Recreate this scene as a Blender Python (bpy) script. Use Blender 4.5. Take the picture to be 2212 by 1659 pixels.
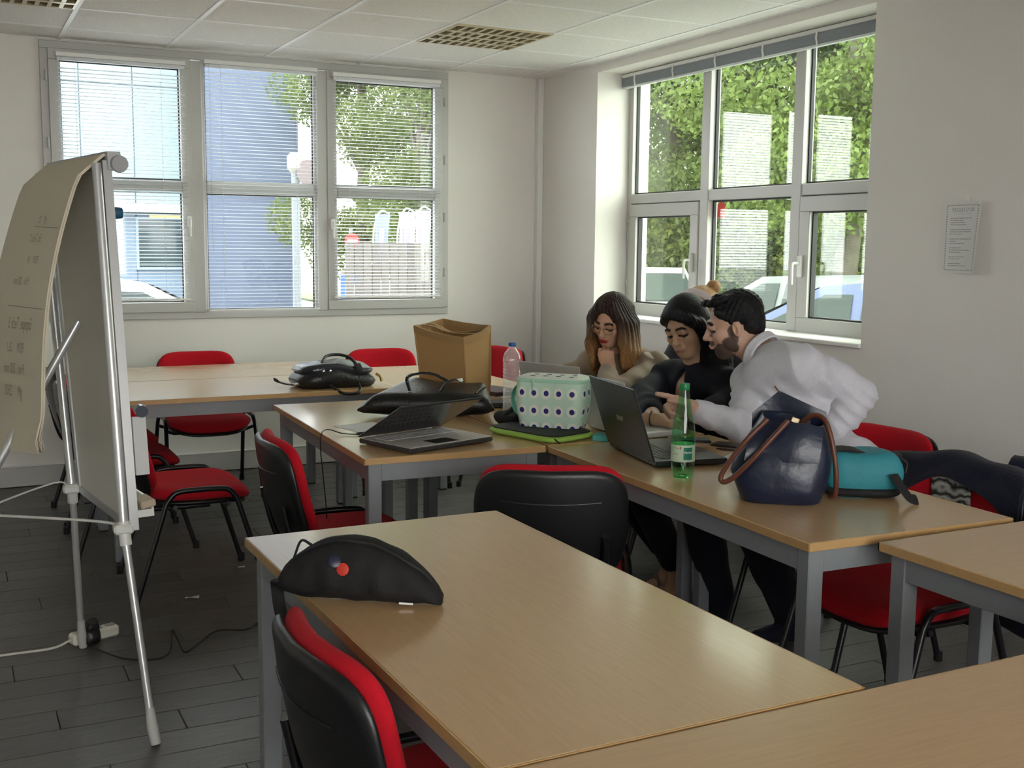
import bpy, bmesh, math, random
import numpy as np
from mathutils import Vector, Matrix, Euler
random.seed(7); np.random.seed(7)
for o in list(bpy.data.objects): bpy.data.objects.remove(o)
scene = bpy.context.scene; COL = scene.collection; RD = math.radians
# ------------------------------------------------------------------ camera, world, exposure
FPX, YAW, PITCH, ROLL, CZ = 2445.35, 0.464641, -0.1229566, 0.00958266, 1.445364
fw = Vector((math.sin(YAW)*math.cos(PITCH), math.cos(YAW)*math.cos(PITCH), math.sin(PITCH)))
rt = Vector((math.cos(YAW), -math.sin(YAW), 0)); up = rt.cross(fw)
rr = math.cos(ROLL)*rt + math.sin(ROLL)*up; uu = -math.sin(ROLL)*rt + math.cos(ROLL)*up
cd = bpy.data.cameras.new('camera'); cam = bpy.data.objects.new('camera', cd); COL.objects.link(cam)
cam.matrix_world = Matrix(((rr.x, uu.x, -fw.x, 0), (rr.y, uu.y, -fw.y, 0), (rr.z, uu.z, -fw.z, CZ), (0, 0, 0, 1)))
cd.sensor_width = 36; cd.lens = FPX/2212*36; cd.clip_start = .05; cd.clip_end = 300
scene.camera = cam
w = bpy.data.worlds.new('overcast_sky'); scene.world = w; w.use_nodes = True
bg = w.node_tree.nodes['Background']; bg.inputs[0].default_value = (1.0, .985, .955, 1); bg.inputs[1].default_value = 3.6
scene.view_settings.view_transform = 'Standard'; scene.view_settings.look = 'None'
scene.view_settings.exposure = 1.55; scene.view_settings.gamma = 1
# ------------------------------------------------------------------ materials
MATS = {}
def mat(name, col, rough=.5, metal=0., spec=.5, var=0., vscale=8., bump=0., bscale=40., stretch=(1, 1, 1), trans=0., sheen=0., coat=0., randv=0., attr=None, sss=0.):
    if name in MATS: return MATS[name]
    m = bpy.data.materials.new(name); m.use_nodes = True; nt = m.node_tree; N = nt.nodes; L = nt.links
    b = N['Principled BSDF']; b.inputs['Base Color'].default_value = (*col, 1); b.inputs['Roughness'].default_value = rough
    b.inputs['Metallic'].default_value = metal; b.inputs['Specular IOR Level'].default_value = spec
    if sheen: b.inputs['Sheen Weight'].default_value = sheen
    if coat: b.inputs['Coat Weight'].default_value = coat; b.inputs['Coat Roughness'].default_value = .13
    if sss:
        b.inputs['Subsurface Weight'].default_value = sss; b.inputs['Subsurface Radius'].default_value = (.012, .004, .002); b.inputs['Subsurface Scale'].default_value = 1
    tc = N.new('ShaderNodeTexCoord'); mp = N.new('ShaderNodeMapping'); mp.inputs['Scale'].default_value = stretch
    L.new(tc.outputs['Object'], mp.inputs['Vector']); src = None
    if attr:
        a = N.new('ShaderNodeAttribute'); a.attribute_name = attr; src = a.outputs['Color']; L.new(src, b.inputs['Base Color'])
    if var or randv:
        n = N.new('ShaderNodeTexNoise'); n.inputs['Scale'].default_value = vscale; n.inputs['Detail'].default_value = 6; n.inputs['Roughness'].default_value = .65
        L.new(mp.outputs[0], n.inputs['Vector'])
        mr = N.new('ShaderNodeMapRange'); mr.inputs[1].default_value = .3; mr.inputs[2].default_value = .7; mr.inputs[3].default_value = 1-var; mr.inputs[4].default_value = 1+var
        L.new(n.outputs['Fac'], mr.inputs[0]); fac = mr.outputs[0]
        if randv:
            oi = N.new('ShaderNodeObjectInfo'); r2 = N.new('ShaderNodeMapRange'); r2.inputs[3].default_value = 1-randv; r2.inputs[4].default_value = 1+randv
            L.new(oi.outputs['Random'], r2.inputs[0]); mu = N.new('ShaderNodeMath'); mu.operation = 'MULTIPLY'
            L.new(fac, mu.inputs[0]); L.new(r2.outputs[0], mu.inputs[1]); fac = mu.outputs[0]
        vm = N.new('ShaderNodeVectorMath'); vm.operation = 'SCALE'
        if src: L.new(src, vm.inputs[0])
        else: vm.inputs[0].default_value = col
        L.new(fac, vm.inputs['Scale']); L.new(vm.outputs[0], b.inputs['Base Color'])
    if bump:
        n2 = N.new('ShaderNodeTexNoise'); n2.inputs['Scale'].default_value = bscale; n2.inputs['Detail'].default_value = 4
        L.new(mp.outputs[0], n2.inputs['Vector']); bp = N.new('ShaderNodeBump'); bp.inputs['Strength'].default_value = bump; bp.inputs['Distance'].default_value = .01
        L.new(n2.outputs['Fac'], bp.inputs['Height']); L.new(bp.outputs[0], b.inputs['Normal'])
    if trans:
        out = N['Material Output']; tr = N.new('ShaderNodeBsdfTranslucent'); mx = N.new('ShaderNodeMixShader'); mx.inputs[0].default_value = trans
        tr.inputs[0].default_value = (*col, 1)
        if b.inputs['Base Color'].is_linked: L.new(b.inputs['Base Color'].links[0].from_socket, tr.inputs[0])
        L.new(b.outputs[0], mx.inputs[1]); L.new(tr.outputs[0], mx.inputs[2]); L.new(mx.outputs[0], out.inputs[0])
    MATS[name] = m; return m
def glassmat(name, tint=(1, 1, 1), ior=1.5, rough=0., refl=1.0, haze=0.):
    if name in MATS: return MATS[name]
    m = bpy.data.materials.new(name); m.use_nodes = True; N = m.node_tree.nodes; L = m.node_tree.links; N.remove(N['Principled BSDF'])
    t = N.new('ShaderNodeBsdfTransparent'); t.inputs[0].default_value = (*tint, 1); g = N.new('ShaderNodeBsdfGlossy'); g.inputs['Roughness'].default_value = rough
    g.inputs[0].default_value = (refl, refl, refl, 1)
    f = N.new('ShaderNodeFresnel'); mx = N.new('ShaderNodeMixShader'); ge = N.new('ShaderNodeNewGeometry'); mr = N.new('ShaderNodeMapRange')
    mr.inputs[3].default_value = ior; mr.inputs[4].default_value = 1/ior; L.new(ge.outputs['Backfacing'], mr.inputs[0]); L.new(mr.outputs[0], f.inputs[0])
    if haze:
        h1 = N.new('ShaderNodeBsdfTranslucent'); h1.inputs[0].default_value = (.9, .92, .95, 1); h2 = N.new('ShaderNodeMixShader'); h2.inputs[0].default_value = haze
        L.new(t.outputs[0], h2.inputs[1]); L.new(h1.outputs[0], h2.inputs[2]); t = h2
    L.new(f.outputs[0], mx.inputs[0]); L.new(t.outputs[0], mx.inputs[1]); L.new(g.outputs[0], mx.inputs[2]); L.new(mx.outputs[0], N['Material Output'].inputs[0])
    MATS[name] = m; return m
def wave_mat(name, c1, c2, scale, dist=2., rough=.7, kind='BANDS', bump=0., dscale=1.):
    m = mat(name, c1, rough); N = m.node_tree.nodes; L = m.node_tree.links; b = N['Principled BSDF']
    tc = N.new('ShaderNodeTexCoord'); wv = N.new('ShaderNodeTexWave'); wv.wave_type = kind; wv.inputs['Scale'].default_value = scale; wv.inputs['Distortion'].default_value = dist; wv.inputs['Detail Scale'].default_value = dscale
    L.new(tc.outputs['Object'], wv.inputs['Vector']); cr = N.new('ShaderNodeMix'); cr.data_type = 'RGBA'
    cr.inputs[6].default_value = (*c1, 1); cr.inputs[7].default_value = (*c2, 1); L.new(wv.outputs['Fac'], cr.inputs[0]); L.new(cr.outputs[2], b.inputs['Base Color'])
    if bump:
        bp = N.new('ShaderNodeBump'); bp.inputs['Strength'].default_value = bump; bp.inputs['Distance'].default_value = .002; L.new(wv.outputs['Fac'], bp.inputs['Height']); L.new(bp.outputs[0], b.inputs['Normal'])
    return m
wall_m = mat('wall_paint', (.80, .775, .735), .75, var=.015, vscale=1.5, bump=.05, bscale=220, spec=.25)
ceil_m = mat('ceiling_tile_mineral', (.88, .865, .835), .9, var=.09, vscale=110, bump=.35, bscale=110, spec=.1, randv=.02)
bar_m = mat('white_bar_paint', (.95, .95, .95), .4)
frame_m = mat('window_frame_grey_white', (.50, .495, .475), .35, var=.01)
gasket_m = mat('black_gasket', (.02, .02, .022), .6)
white_m = mat('white_plastic', (.82, .82, .80), .35)
slat_m = mat('blind_slat_white', (.82, .84, .86), .4, trans=.25)
slatg_m = mat('blind_slat_grey', (.42, .46, .50), .4)
plank_m = mat('vinyl_plank_grey', (.105, .102, .094), .42, var=.38, vscale=6, stretch=(1.2, 26, 1), bump=.12, bscale=10, randv=.16)
wood_m = mat('beech_laminate', (.63, .41, .205), .25, var=.055, vscale=5, stretch=(1.6, 26, 1), spec=.6, randv=.02, coat=.5)
woody_m = mat('beech_laminate_lengthwise', (.63, .41, .205), .25, var=.055, vscale=5, stretch=(26, 1.6, 1), spec=.6, randv=.02, coat=.5)
edge_m = mat('beech_edge_band', (.50, .31, .13), .4, var=.06, vscale=20)
steel_m = mat('grey_powder_steel', (.235, .25, .265), .38, var=.03, vscale=60)
alu_m = mat('brushed_aluminium', (.62, .63, .63), .32, metal=.55)
red_m = mat('red_upholstery', (.50, .008, .018), .85, var=.10, vscale=400, bump=.25, bscale=900, sheen=.04, spec=.15)
shell_m = mat('black_chair_plastic', (.007, .0075, .009), .36, bump=.08, bscale=300)
tube_m = mat('black_tube_enamel', (.007, .007, .010), .28)
black_m = mat('black_plastic', (.012, .012, .013), .4)
leather_m = mat('black_leather', (.006, .007, .009), .34, bump=.25, bscale=90, var=.2, vscale=12)
nylon_m = mat('black_nylon', (.004, .004, .005), .75, bump=.3, bscale=500, var=.15, vscale=9)
chrome_m = mat('chrome', (.8, .8, .8), .15, metal=1)
paper_m = mat('white_paper', (.80, .80, .78), .8, trans=.1)
ink_m = mat('dark_ink', (.10, .10, .11), .8)
# ------------------------------------------------------------------ mesh helpers
def V(*a): return np.array(a, float)
class MB:
    def __init__(s): s.v = []; s.f = []
    def add(s, vs, fs, M=None):
        n = len(s.v)
        if M is not None: vs = [tuple(M @ Vector(q)) for q in vs]
        s.v += [tuple(map(float, q)) for q in vs]; s.f += [tuple(i+n for i in f) for f in fs]; return s
    def box(s, c, d, bev=0., M=None):
        h = [x/2 for x in d]; c = list(c)
        if bev <= 0:
            vs = [(c[0]+sx*h[0], c[1]+sy*h[1], c[2]+sz*h[2]) for sx in (-1, 1) for sy in (-1, 1) for sz in (-1, 1)]
            return s.add(vs, [(0, 1, 3, 2), (4, 6, 7, 5), (0, 4, 5, 1), (2, 3, 7, 6), (0, 2, 6, 4), (1, 5, 7, 3)], M)
        bev = min(bev, min(h)*.98); vs = []; ix = {}
        sg = [(a, b, e) for a in (-1, 1) for b in (-1, 1) for e in (-1, 1)]
        for q in sg:
            for ax in range(3):
                ix[q, ax] = len(vs); vs.append([c[i]+q[i]*(h[i] if i == ax else h[i]-bev) for i in range(3)])
        fs = []
        for ax in range(3):
            o = [i for i in range(3) if i != ax]
            for sn in (-1, 1):
                r = []
                for a, b in ((-1, -1), (1, -1), (1, 1), (-1, 1)):
                    q = [0]*3; q[ax] = sn; q[o[0]] = a; q[o[1]] = b; r.append(ix[tuple(q), ax])
                fs.append(r)
            for a in (-1, 1):
                for b in (-1, 1):
                    q1 = [0]*3; q1[o[0]] = a; q1[o[1]] = b; q2 = list(q1); q1[ax] = -1; q2[ax] = 1; q1 = tuple(q1); q2 = tuple(q2)
                    fs.append([ix[q1, o[0]], ix[q2, o[0]], ix[q2, o[1]], ix[q1, o[1]]])
        for q in sg: fs.append([ix[q, 0], ix[q, 1], ix[q, 2]])
        return s.add(vs, fs, M)
    def loft(s, rings, cap=True, closed=True, M=None):
        n = len(rings[0]); vs = [p for r in rings for p in r]; fs = []
        for i in range(len(rings)-1):
            for j in range(n if closed else n-1):
                k = (j+1) % n; fs.append((i*n+j, i*n+k, (i+1)*n+k, (i+1)*n+j))
        if cap: fs.append(tuple(range(n))[::-1]); fs.append(tuple((len(rings)-1)*n+j for j in range(n)))
        return s.add(vs, fs, M)
    def tube(s, pts, r, n=8, cap=True, M=None, flat=1., closed=False):
        P = [Vector(p) for p in pts]; rs = r if isinstance(r, (list, tuple)) else [r]*len(P); rings = []; a = None
        for i, p in enumerate(P):
            t = (P[min(i+1, len(P)-1)]-P[max(i-1, 0)])
            if closed: t = P[(i+1) % len(P)]-P[i-1]
            t.normalize()
            if a is None:
                a = t.cross(Vector((0, 0, 1)));
                if a.length < .1: a = t.cross(Vector((0, 1, 0)))
            a = (a-t*a.dot(t)).normalized(); b = t.cross(a)
            rings.append([tuple(p+(a*math.cos(2*math.pi*k/n)+b*math.sin(2*math.pi*k/n)*flat)*rs[i]) for k in range(n)])
        if closed: rings.append(rings[0]); cap = False
        return s.loft(rings, cap, M=M)
    def lathe(s, prof, n=24, c=(0, 0, 0), M=None, cap=True):
        return s.loft([[(c[0]+r*math.cos(2*math.pi*k/n), c[1]+r*math.sin(2*math.pi*k/n), c[2]+z) for k in range(n)] for r, z in prof], cap, M=M)
    def grid(s, nu, nv, fn, M=None):
        vs = [fn(i/nu, j/nv) for i in range(nu+1) for j in range(nv+1)]; w_ = nv+1
        return s.add(vs, [(i*w_+j, (i+1)*w_+j, (i+1)*w_+j+1, i*w_+j+1) for i in range(nu) for j in range(nv)], M)
    def sheet(s, nu, nv, fn, th):
        """closed thin sheet: fn(u,v)->point, thickness th along the local normal"""
        P = np.array([[fn(i/nu, j/nv) for j in range(nv+1)] for i in range(nu+1)], float)
        du = np.gradient(P, axis=0); dv = np.gradient(P, axis=1); n = np.cross(du, dv); n /= np.linalg.norm(n, axis=2, keepdims=True)+1e-9
        A = P+n*th/2; B = P-n*th/2; w_ = nv+1; m = (nu+1)*w_; vs = list(A.reshape(-1, 3))+list(B.reshape(-1, 3)); fs = []
        for i in range(nu):
            for j in range(nv):
                q = (i*w_+j, (i+1)*w_+j, (i+1)*w_+j+1, i*w_+j+1); fs.append(q); fs.append(tuple(m+k for k in q[::-1]))
        bd = [i*w_ for i in range(nu+1)]+[nu*w_+j for j in range(1, nv+1)]+[i*w_+nv for i in range(nu-1, -1, -1)]+[j for j in range(nv-1, 0, -1)]
        for a, b in zip(bd, bd[1:]+bd[:1]): fs.append((a, b, m+b, m+a))
        return s.add(vs, fs)
    def pillow(s, w, d, t, n=4., seg=32, fn=None, M=None, sharp=.5, rings=5):
        """superellipse cushion, t thick, optional deform fn(x,y,z)"""
        prof = []
        for k in range(rings+1):
            a = math.pi/2*(1-k/rings); prof.append((1-(1-math.cos(a))*sharp*t/min(w, d)*2.2, t/2*math.sin(a)))
        prof = [(r_*q, z) for q in (.35, .7) for r_, z in (prof[0],)]+prof; prof += [(r_, -z) for r_, z in prof[:-1]][::-1]
        out = []
        for r_, z in prof:
            ring = []
            for k in range(seg):
                a = 2*math.pi*k/seg; ca, sa = math.cos(a), math.sin(a)
                p = (w/2*r_*math.copysign(abs(ca)**(2/n), ca), d/2*r_*math.copysign(abs(sa)**(2/n), sa), z)
                ring.append(fn(*p) if fn else p)
            out.append(ring)
        return s.loft(out, M=M)
    def mesh(s, name='m', smooth=35.):
        me = bpy.data.meshes.new(name); me.from_pydata(s.v, [], s.f)
        bm = bmesh.new(); bm.from_mesh(me); bmesh.ops.remove_doubles(bm, verts=bm.verts, dist=1e-6); bmesh.ops.recalc_face_normals(bm, faces=bm.faces); bm.to_mesh(me); bm.free()
        if smooth: me.shade_smooth(); me.set_sharp_from_angle(angle=RD(smooth))
        return me
    def build(s, name, m, parent=None, smooth=35., loc=None, rot=None):
        return link(name, s.mesh(name, smooth), m, parent, loc, rot)
def link(name, me, m, parent=None, loc=None, rot=None):
    if m is not None and not me.materials: me.materials.append(m)
    o = bpy.data.objects.new(name, me); COL.objects.link(o); o.parent = parent
    if loc is not None: o.location = loc
    if rot is not None: o.rotation_euler = rot
    return o
def tag(o, label, cat, group=None):
    o['label'] = label; o['category'] = cat
    if group: o['group'] = group
    return o
def thing(name, label, cat, loc=(0, 0, 0), rz=0., group=None):
    o = bpy.data.objects.new(name, None); COL.objects.link(o); o.location = loc; o.rotation_euler = (0, 0, rz); o.empty_display_size = .1
    return tag(o, label, cat, group)
def struct(o, label=None):
    o['kind'] = 'structure'
    if label: o['label'] = label
    return o
def sempty(name, label=None):
    o = bpy.data.objects.new(name, None); COL.objects.link(o); return struct(o, label)
def dup(root, loc, rz, label, group=None):
    r = root.copy(); COL.objects.link(r); r.location = loc; r.rotation_euler = (0, 0, rz); r['label'] = label
    if group: r['group'] = group
    for ch in root.children:
        c = ch.copy(); COL.objects.link(c); c.parent = r
        for g in ch.children:
            d = g.copy(); COL.objects.link(d); d.parent = c
    return r
def B(name, c, d, m, parent=None, bev=0., rot=None):
    return MB().box((0, 0, 0), d, bev).build(name, m, parent, 30, c, rot)
def smooth_path(pts, n=6, closed=False):
    P = [np.array(p, float) for p in pts]; out = []; k = len(P)
    for i in range(k if closed else k-1):
        p0 = P[i-1] if (i > 0 or closed) else P[i]*2-P[i+1]; p1 = P[i]; p2 = P[(i+1) % k]; p3 = P[(i+2) % k] if (i+2 < k or closed) else p2*2-p1
        for j in range(n):
            t = j/n; out.append(tuple(.5*(2*p1+(p2-p0)*t+(2*p0-5*p1+4*p2-p3)*t*t+(3*p1-p0-3*p2+p3)*t**3)))
    if not closed: out.append(tuple(P[-1]))
    return out
def text_mesh(body, size=1., ext=0., align='CENTER', font_shear=0., mapfn=None, bold=0.):
    cu = bpy.data.curves.new('lettering', 'FONT'); cu.body = body; cu.size = size; cu.extrude = ext; cu.align_x = align; cu.align_y = 'CENTER'; cu.shear = font_shear; cu.offset = bold; cu.resolution_u = 3
    o = bpy.data.objects.new('lettering_tmp', cu); COL.objects.link(o); bpy.context.view_layer.update()
    me = bpy.data.meshes.new_from_object(o.evaluated_get(bpy.context.evaluated_depsgraph_get())); bpy.data.objects.remove(o)
    if mapfn:
        for v in me.vertices: v.co = mapfn(*v.co)
    me.name = 'lettering'; me.materials.clear()
    return me
# pixel rays, used only to read positions in the room off the photograph
def ray(x, y): return fw+rr*((x-1106)/FPX)-uu*((y-829.5)/FPX)
def onz(x, y, z): d = ray(x, y); return d*((z-CZ)/d.z)+Vector((0, 0, CZ))
def onx(x, y, X): d = ray(x, y); return d*(X/d.x)+Vector((0, 0, CZ))
def ony(x, y, Y): d = ray(x, y); return d*(Y/d.y)+Vector((0, 0, CZ))
def at(x, y, d): return ray(x, y)*d+Vector((0, 0, CZ))
# ------------------------------------------------------------------ room shell
XR, YB, ZC, XL, Y0 = 3.796, 7.164, 2.590, -3.1, -3.0
fl = struct(B('floor', ((XL+XR)/2, (Y0+YB)/2, -.06), (XR-XL+.6, YB-Y0+.6, .10), mat('floor_screed', (.03, .03, .03), .9)), 'dark grey vinyl plank floor')
# planks: real pieces where the picture tells them apart
pw, pl = .152, .92
pm = MB().box((0, 0, 0), (pl-.0025, pw-.0025, .012), .0018).mesh('plank', 30); pm.materials.append(plank_m)
rows = int((YB-.045-1.2)/pw)+1; k = 0
for r in range(rows):
    y = YB-.045-pw*(r+.5); x = XL+.3+((r*.37) % 1.)*pl+1.2
    while x-pl/2 < XR:
        xa = max(x-pl/2, XL); xb = min(x+pl/2, XR)
        if xb-xa > .05 and not (x < -.9) and not (x > .3 and y < 1.25):
            if xb-xa > pl-.01: o = link('plank', pm, None, fl, (x, y, .054))
            else: o = MB().box((0, 0, 0), (xb-xa-.0025, pw-.0025, .012), .0018).build('plank', plank_m, fl, 30, ((xa+xb)/2, y, .054))
            k += 1
        x += pl
# far and hidden rest of the floor: one slab at the planks' level
MB().box(((XL-.9-pl/2)/2-.25, (Y0+YB)/2, .0535), (1.7, YB-Y0, .011)).box(((XL+XR)/2, (Y0+1.2)/2-.1, .0535), (XR-XL, 1.2-Y0-.2, .011)).build('plank_field', plank_m, fl)['kind'] = 'stuff'
# walls
def wall(name, boxes):
    m = MB()
    for a, b in boxes: m.box([(a[i]+b[i])/2 for i in range(3)], [b[i]-a[i] for i in range(3)])
    return struct(m.build(name, wall_m, None, 0), 'off-white painted '+name.replace('_', ' '))
WX0, WX1, WZ0, WZ1 = .560, 3.070, .985, 2.560
wall('wall_back', [((XL-.25, YB, 0), (WX0, YB+.25, ZC+.3)), ((WX1, YB, 0), (XR+.5, YB+.25, ZC+.3)), ((WX0, YB, 0), (WX1, YB+.25, WZ0)), ((WX0, YB, WZ1), (WX1, YB+.25, ZC+.3))])
RY0, RY1, RZ0, RZ1, XW = 3.963, 6.392, .985, 2.537, 4.066
wall('wall_right', [((XR, Y0, 0), (XR+.4, RY0, ZC+.3)), ((XR, RY1, 0), (XR+.4, YB, ZC+.3)), ((XR, RY0, 0), (XR+.4, RY1, RZ0)), ((XR, RY0, RZ1), (XR+.4, RY1, ZC+.3))])
wall('wall_left', [((XL-.25, Y0, 0), (XL, YB, ZC+.3))])
FWX0, FWX1 = -1.6, 2.4  # unseen opening behind the camera, added and sized to let more daylight in
wall('wall_front', [((XL-.25, Y0-.25, 0), (FWX0, Y0, ZC+.3)), ((FWX1, Y0-.25, 0), (XR+.4, Y0, ZC+.3)), ((FWX0, Y0-.25, 0), (FWX1, Y0, .95)), ((FWX0, Y0-.25, 2.5), (FWX1, Y0, ZC+.3))])
# skirting trunking on back wall, corner conduit
bb = MB().box(((XL+XR)/2, YB-.022, .062), (XR-XL, .044, .118), .004)
struct(bb.build('baseboard_back', mat('skirting_grey_white', (.60, .59, .565), .45)), 'pale grey skirting duct along the back wall')
MB().box(((XL+XR)/2, YB-.022, .1225), (XR-XL, .05, .006), .002).build('duct_cover', white_m, bpy.data.objects['baseboard_back'])
struct(B('baseboard_right', (XR-.006, (Y0+YB-.045)/2, .045), (.012, YB-.045-Y0, .09), mat('skirting_right', (.62, .60, .57), .5), None, .003), 'low pale skirting along the right wall')
struct(B('trim_1', (XR-.022, YB-.024, (.125+ZC)/2), (.042, .046, ZC-.127), white_m, None, .003), 'white vertical cable duct in the room corner')
# ceiling: tiles, bars, two louvre lights
ce = struct(B('ceiling', ((XL+XR)/2, (Y0+YB)/2, ZC+.16), (XR-XL, YB-Y0, .06), mat('ceiling_void', (.25, .25, .25), .9)), 'suspended ceiling of speckled square tiles')
gx = [.654+.6*i for i in range(-7, 6)]; gy = [6.775-.5925*j for j in range(0, 17)]
xs = [XL]+[x for x in gx if XL+.05 < x < XR-.02]+[XR]; ys = [YB]+[y for y in gy if Y0+.05 < y]+[Y0]
tm = MB().box((0, 0, 0), (.578, .570, .012), .002).mesh('ceiling_tile', 30); tm.materials.append(ceil_m)
lights = []
for i in range(len(xs)-1):
    for j in range(len(ys)-1):
        ww, hh = xs[i+1]-xs[i], ys[j]-ys[j+1]; cx, cy = (xs[i]+xs[i+1])/2, (ys[j]+ys[j+1])/2
        col = round((xs[i]-.654)/.6)
        if abs(ww-.6) < .02 and (col in (-1, 3)) and j == 2: lights.append((cx, cy, col, j)); continue
        if abs(ww-.6) < .02 and abs(hh-.5925) < .02: link('ceiling_tile', tm, None, ce, (cx, cy, -.153))
        else: MB().box((0, 0, 0), (ww-.022, hh-.022, .012), .002).build('ceiling_tile', ceil_m, ce, 30, (cx, cy, -.153))
for o in ce.children: o.location = (o.location.x-ce.location.x, o.location.y-ce.location.y, o.location.z)
for o in fl.children:
    o.location = (o.location.x-fl.location.x, o.location.y-fl.location.y, o.location.z)
    if o.name.startswith('plank_field'): o.location = (-fl.location.x, -fl.location.y, 0)
def cbar(a, b, d): MB().box((0, 0, 0), d, .001).build('ceiling_bar', bar_m, ce, 30, (a-ce.location.x, b-ce.location.y, -.156))
for x in xs[1:-1]: cbar(x, (Y0+YB)/2, (.024, YB-Y0, .014))
for y in ys[1:-1]:
    for a, b in zip(xs[:-1], xs[1:]): cbar((a+b)/2, y, (b-a-.026, .020, .011))
for x in (XL+.008, XR-.008): cbar(x, (Y0+YB)/2, (.016, YB-Y0, .012))
for y in (Y0+.008, YB-.008): cbar((XL+XR)/2, y, (XR-XL, .016, .012))
louv_m = mat('louvre_reflector', (.62, .54, .37), .3, metal=.35)
for cx, cy, col, j in lights:
    nm = {(3, 2): 'square louvre ceiling light nearest the room corner with two windows', (-1, 2): 'square louvre ceiling light by the back wall over the flip chart'}.get((col, j), 'square louvre ceiling light over the rear of the room')
    t = thing('ceiling_light', nm, 'light', (cx, cy, ZC-.012), 0, 'louvre ceiling lights')
    hw, hd = .289, .285
    B('housing', (0, 0, .105), (2*hw, 2*hd, .01), mat('light_housing', (.5, .46, .36), .5), t)
    for sx in (-1, 1): B('rim', (sx*(hw-.006), 0, .052), (.012, 2*hd, .10), louv_m, t); B('rim', (0, sx*(hd-.006), .052), (2*hw-.024, .012, .10), louv_m, t)
    if j == 2:
        for q in range(4): MB().tube([(-hw+.03, (q-1.5)*.135, .075), (hw-.03, (q-1.5)*.135, .075)], .008, 8).build('fluorescent_tube', mat('tube_off', (.75, .74, .70), .3), t)
        bl = MB().loft([[(-.010, y, .0), (.010, y, .0), (.001, y, .055), (-.001, y, .055)] for y in (-hd+.013, hd-.013)]).mesh('louver_blade', 20); bl.materials.append(louv_m)
        for q in range(9): link('louver_blade', bl, None, t, ((q-4)*.0556, 0, 0))
        rb = MB().loft([[(x, -.018, 0), (x, .018, 0), (x, .002, .06), (x, -.002, .06)] for x in (-hw+.013, hw-.013)]).mesh('louver_rail', 20); rb.materials.append(louv_m)
        for q in range(3): link('louver_rail', rb, None, t, (0, (q-1)*.135, -.001))
# ------------------------------------------------------------------ windows
pane_m = glassmat('window_glass_tinted', (.90, .93, .94), 1.5); pane2_m = glassmat('window_glass_double', (.86, .92, .86), 1.55)
def rect_frame(mb, ax, pos, u0, u1, z0, z1, wd, dp, bev=.003):
    """four bars around (u,z) rectangle; ax='y' frame in XZ plane at y=pos, ax='x' frame in YZ plane at x=pos"""
    for (uc, zc, du, dz) in (((u0+u1)/2, z1-wd/2, u1-u0, wd), ((u0+u1)/2, z0+wd/2, u1-u0, wd), (u0+wd/2, (z0+z1)/2, wd, z1-z0-2*wd), (u1-wd/2, (z0+z1)/2, wd, z1-z0-2*wd)):
        if ax == 'y': mb.box((uc, pos, zc), (du, dp, dz), bev)
        else: mb.box((pos, uc, zc), (dp, du, dz), bev)
    return mb
w1 = sempty('window_1', 'wide grey-white three-part window in the back wall')
rect_frame(MB(), 'y', YB+.012, .545, 3.085, .968, 2.578, .045, .06).build('window_frame', frame_m, w1)
cols = [(.588, 1.385), (1.452, 2.172), (2.236, 3.042)]
for x in (1.418, 2.204): B('mullion', (x, YB+.005, (.985+2.545)/2), (.070, .06, 1.52), frame_m, w1, .004)
for i, (a, b) in enumerate(cols):
    sash = i != 1; fwid = .062 if sash else .02; yy = YB-.008 if sash else YB+.01; zb = 1.010 if sash else 1.0; zt = 2.535
    rect_frame(MB(), 'y', yy, a, b, zb, zt, fwid, .05 if sash else .04).build('sash_frame', frame_m, w1)
    B('transom', ((a+b)/2, yy, 1.774), (b-a-2*fwid, .05 if sash else .045, .075 if i else .066), frame_m, w1, .004)
    for z0, z1 in ((zb+fwid, 1.737), (1.811, zt-fwid)):
        B('pane', ((a+b)/2, YB+.014, (z0+z1)/2), (b-a-2*fwid+.01, .006, z1-z0+.01), pane_m, w1)
        rect_frame(MB(), 'y', YB+.014, a+fwid-.001, b-fwid+.001, z0-.001, z1+.001, .008, .012, 0).build('gasket', gasket_m, w1)
    if sash:
        hx = a-.012 if i == 0 else b+.012
        for z in (1.25, 1.62, 2.0, 2.38): MB().lathe([(.008, -.03), (.008, .03)], 10).build('hinge', frame_m, w1, 35, (hx, YB-.036, z))
        gx_ = b-.028 if i == 0 else a+.028
        h = MB().box((0, -.01, 0), (.028, .02, .07), .005).box((0, -.03, -.035), (.016, .014, .11), .005).build('handle', white_m, w1, 30, (gx_, YB-.036, 1.56))
sl = {}
def slat_mesh(w, wd=.024):
    me = MB().sheet(1, 4, lambda u, v: ((u-.5)*w, (v-.5)*wd, -.0016*((v-.5)*2)**2), .0006).mesh('slat', 0); me.materials.append(slat_m); return me
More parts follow.
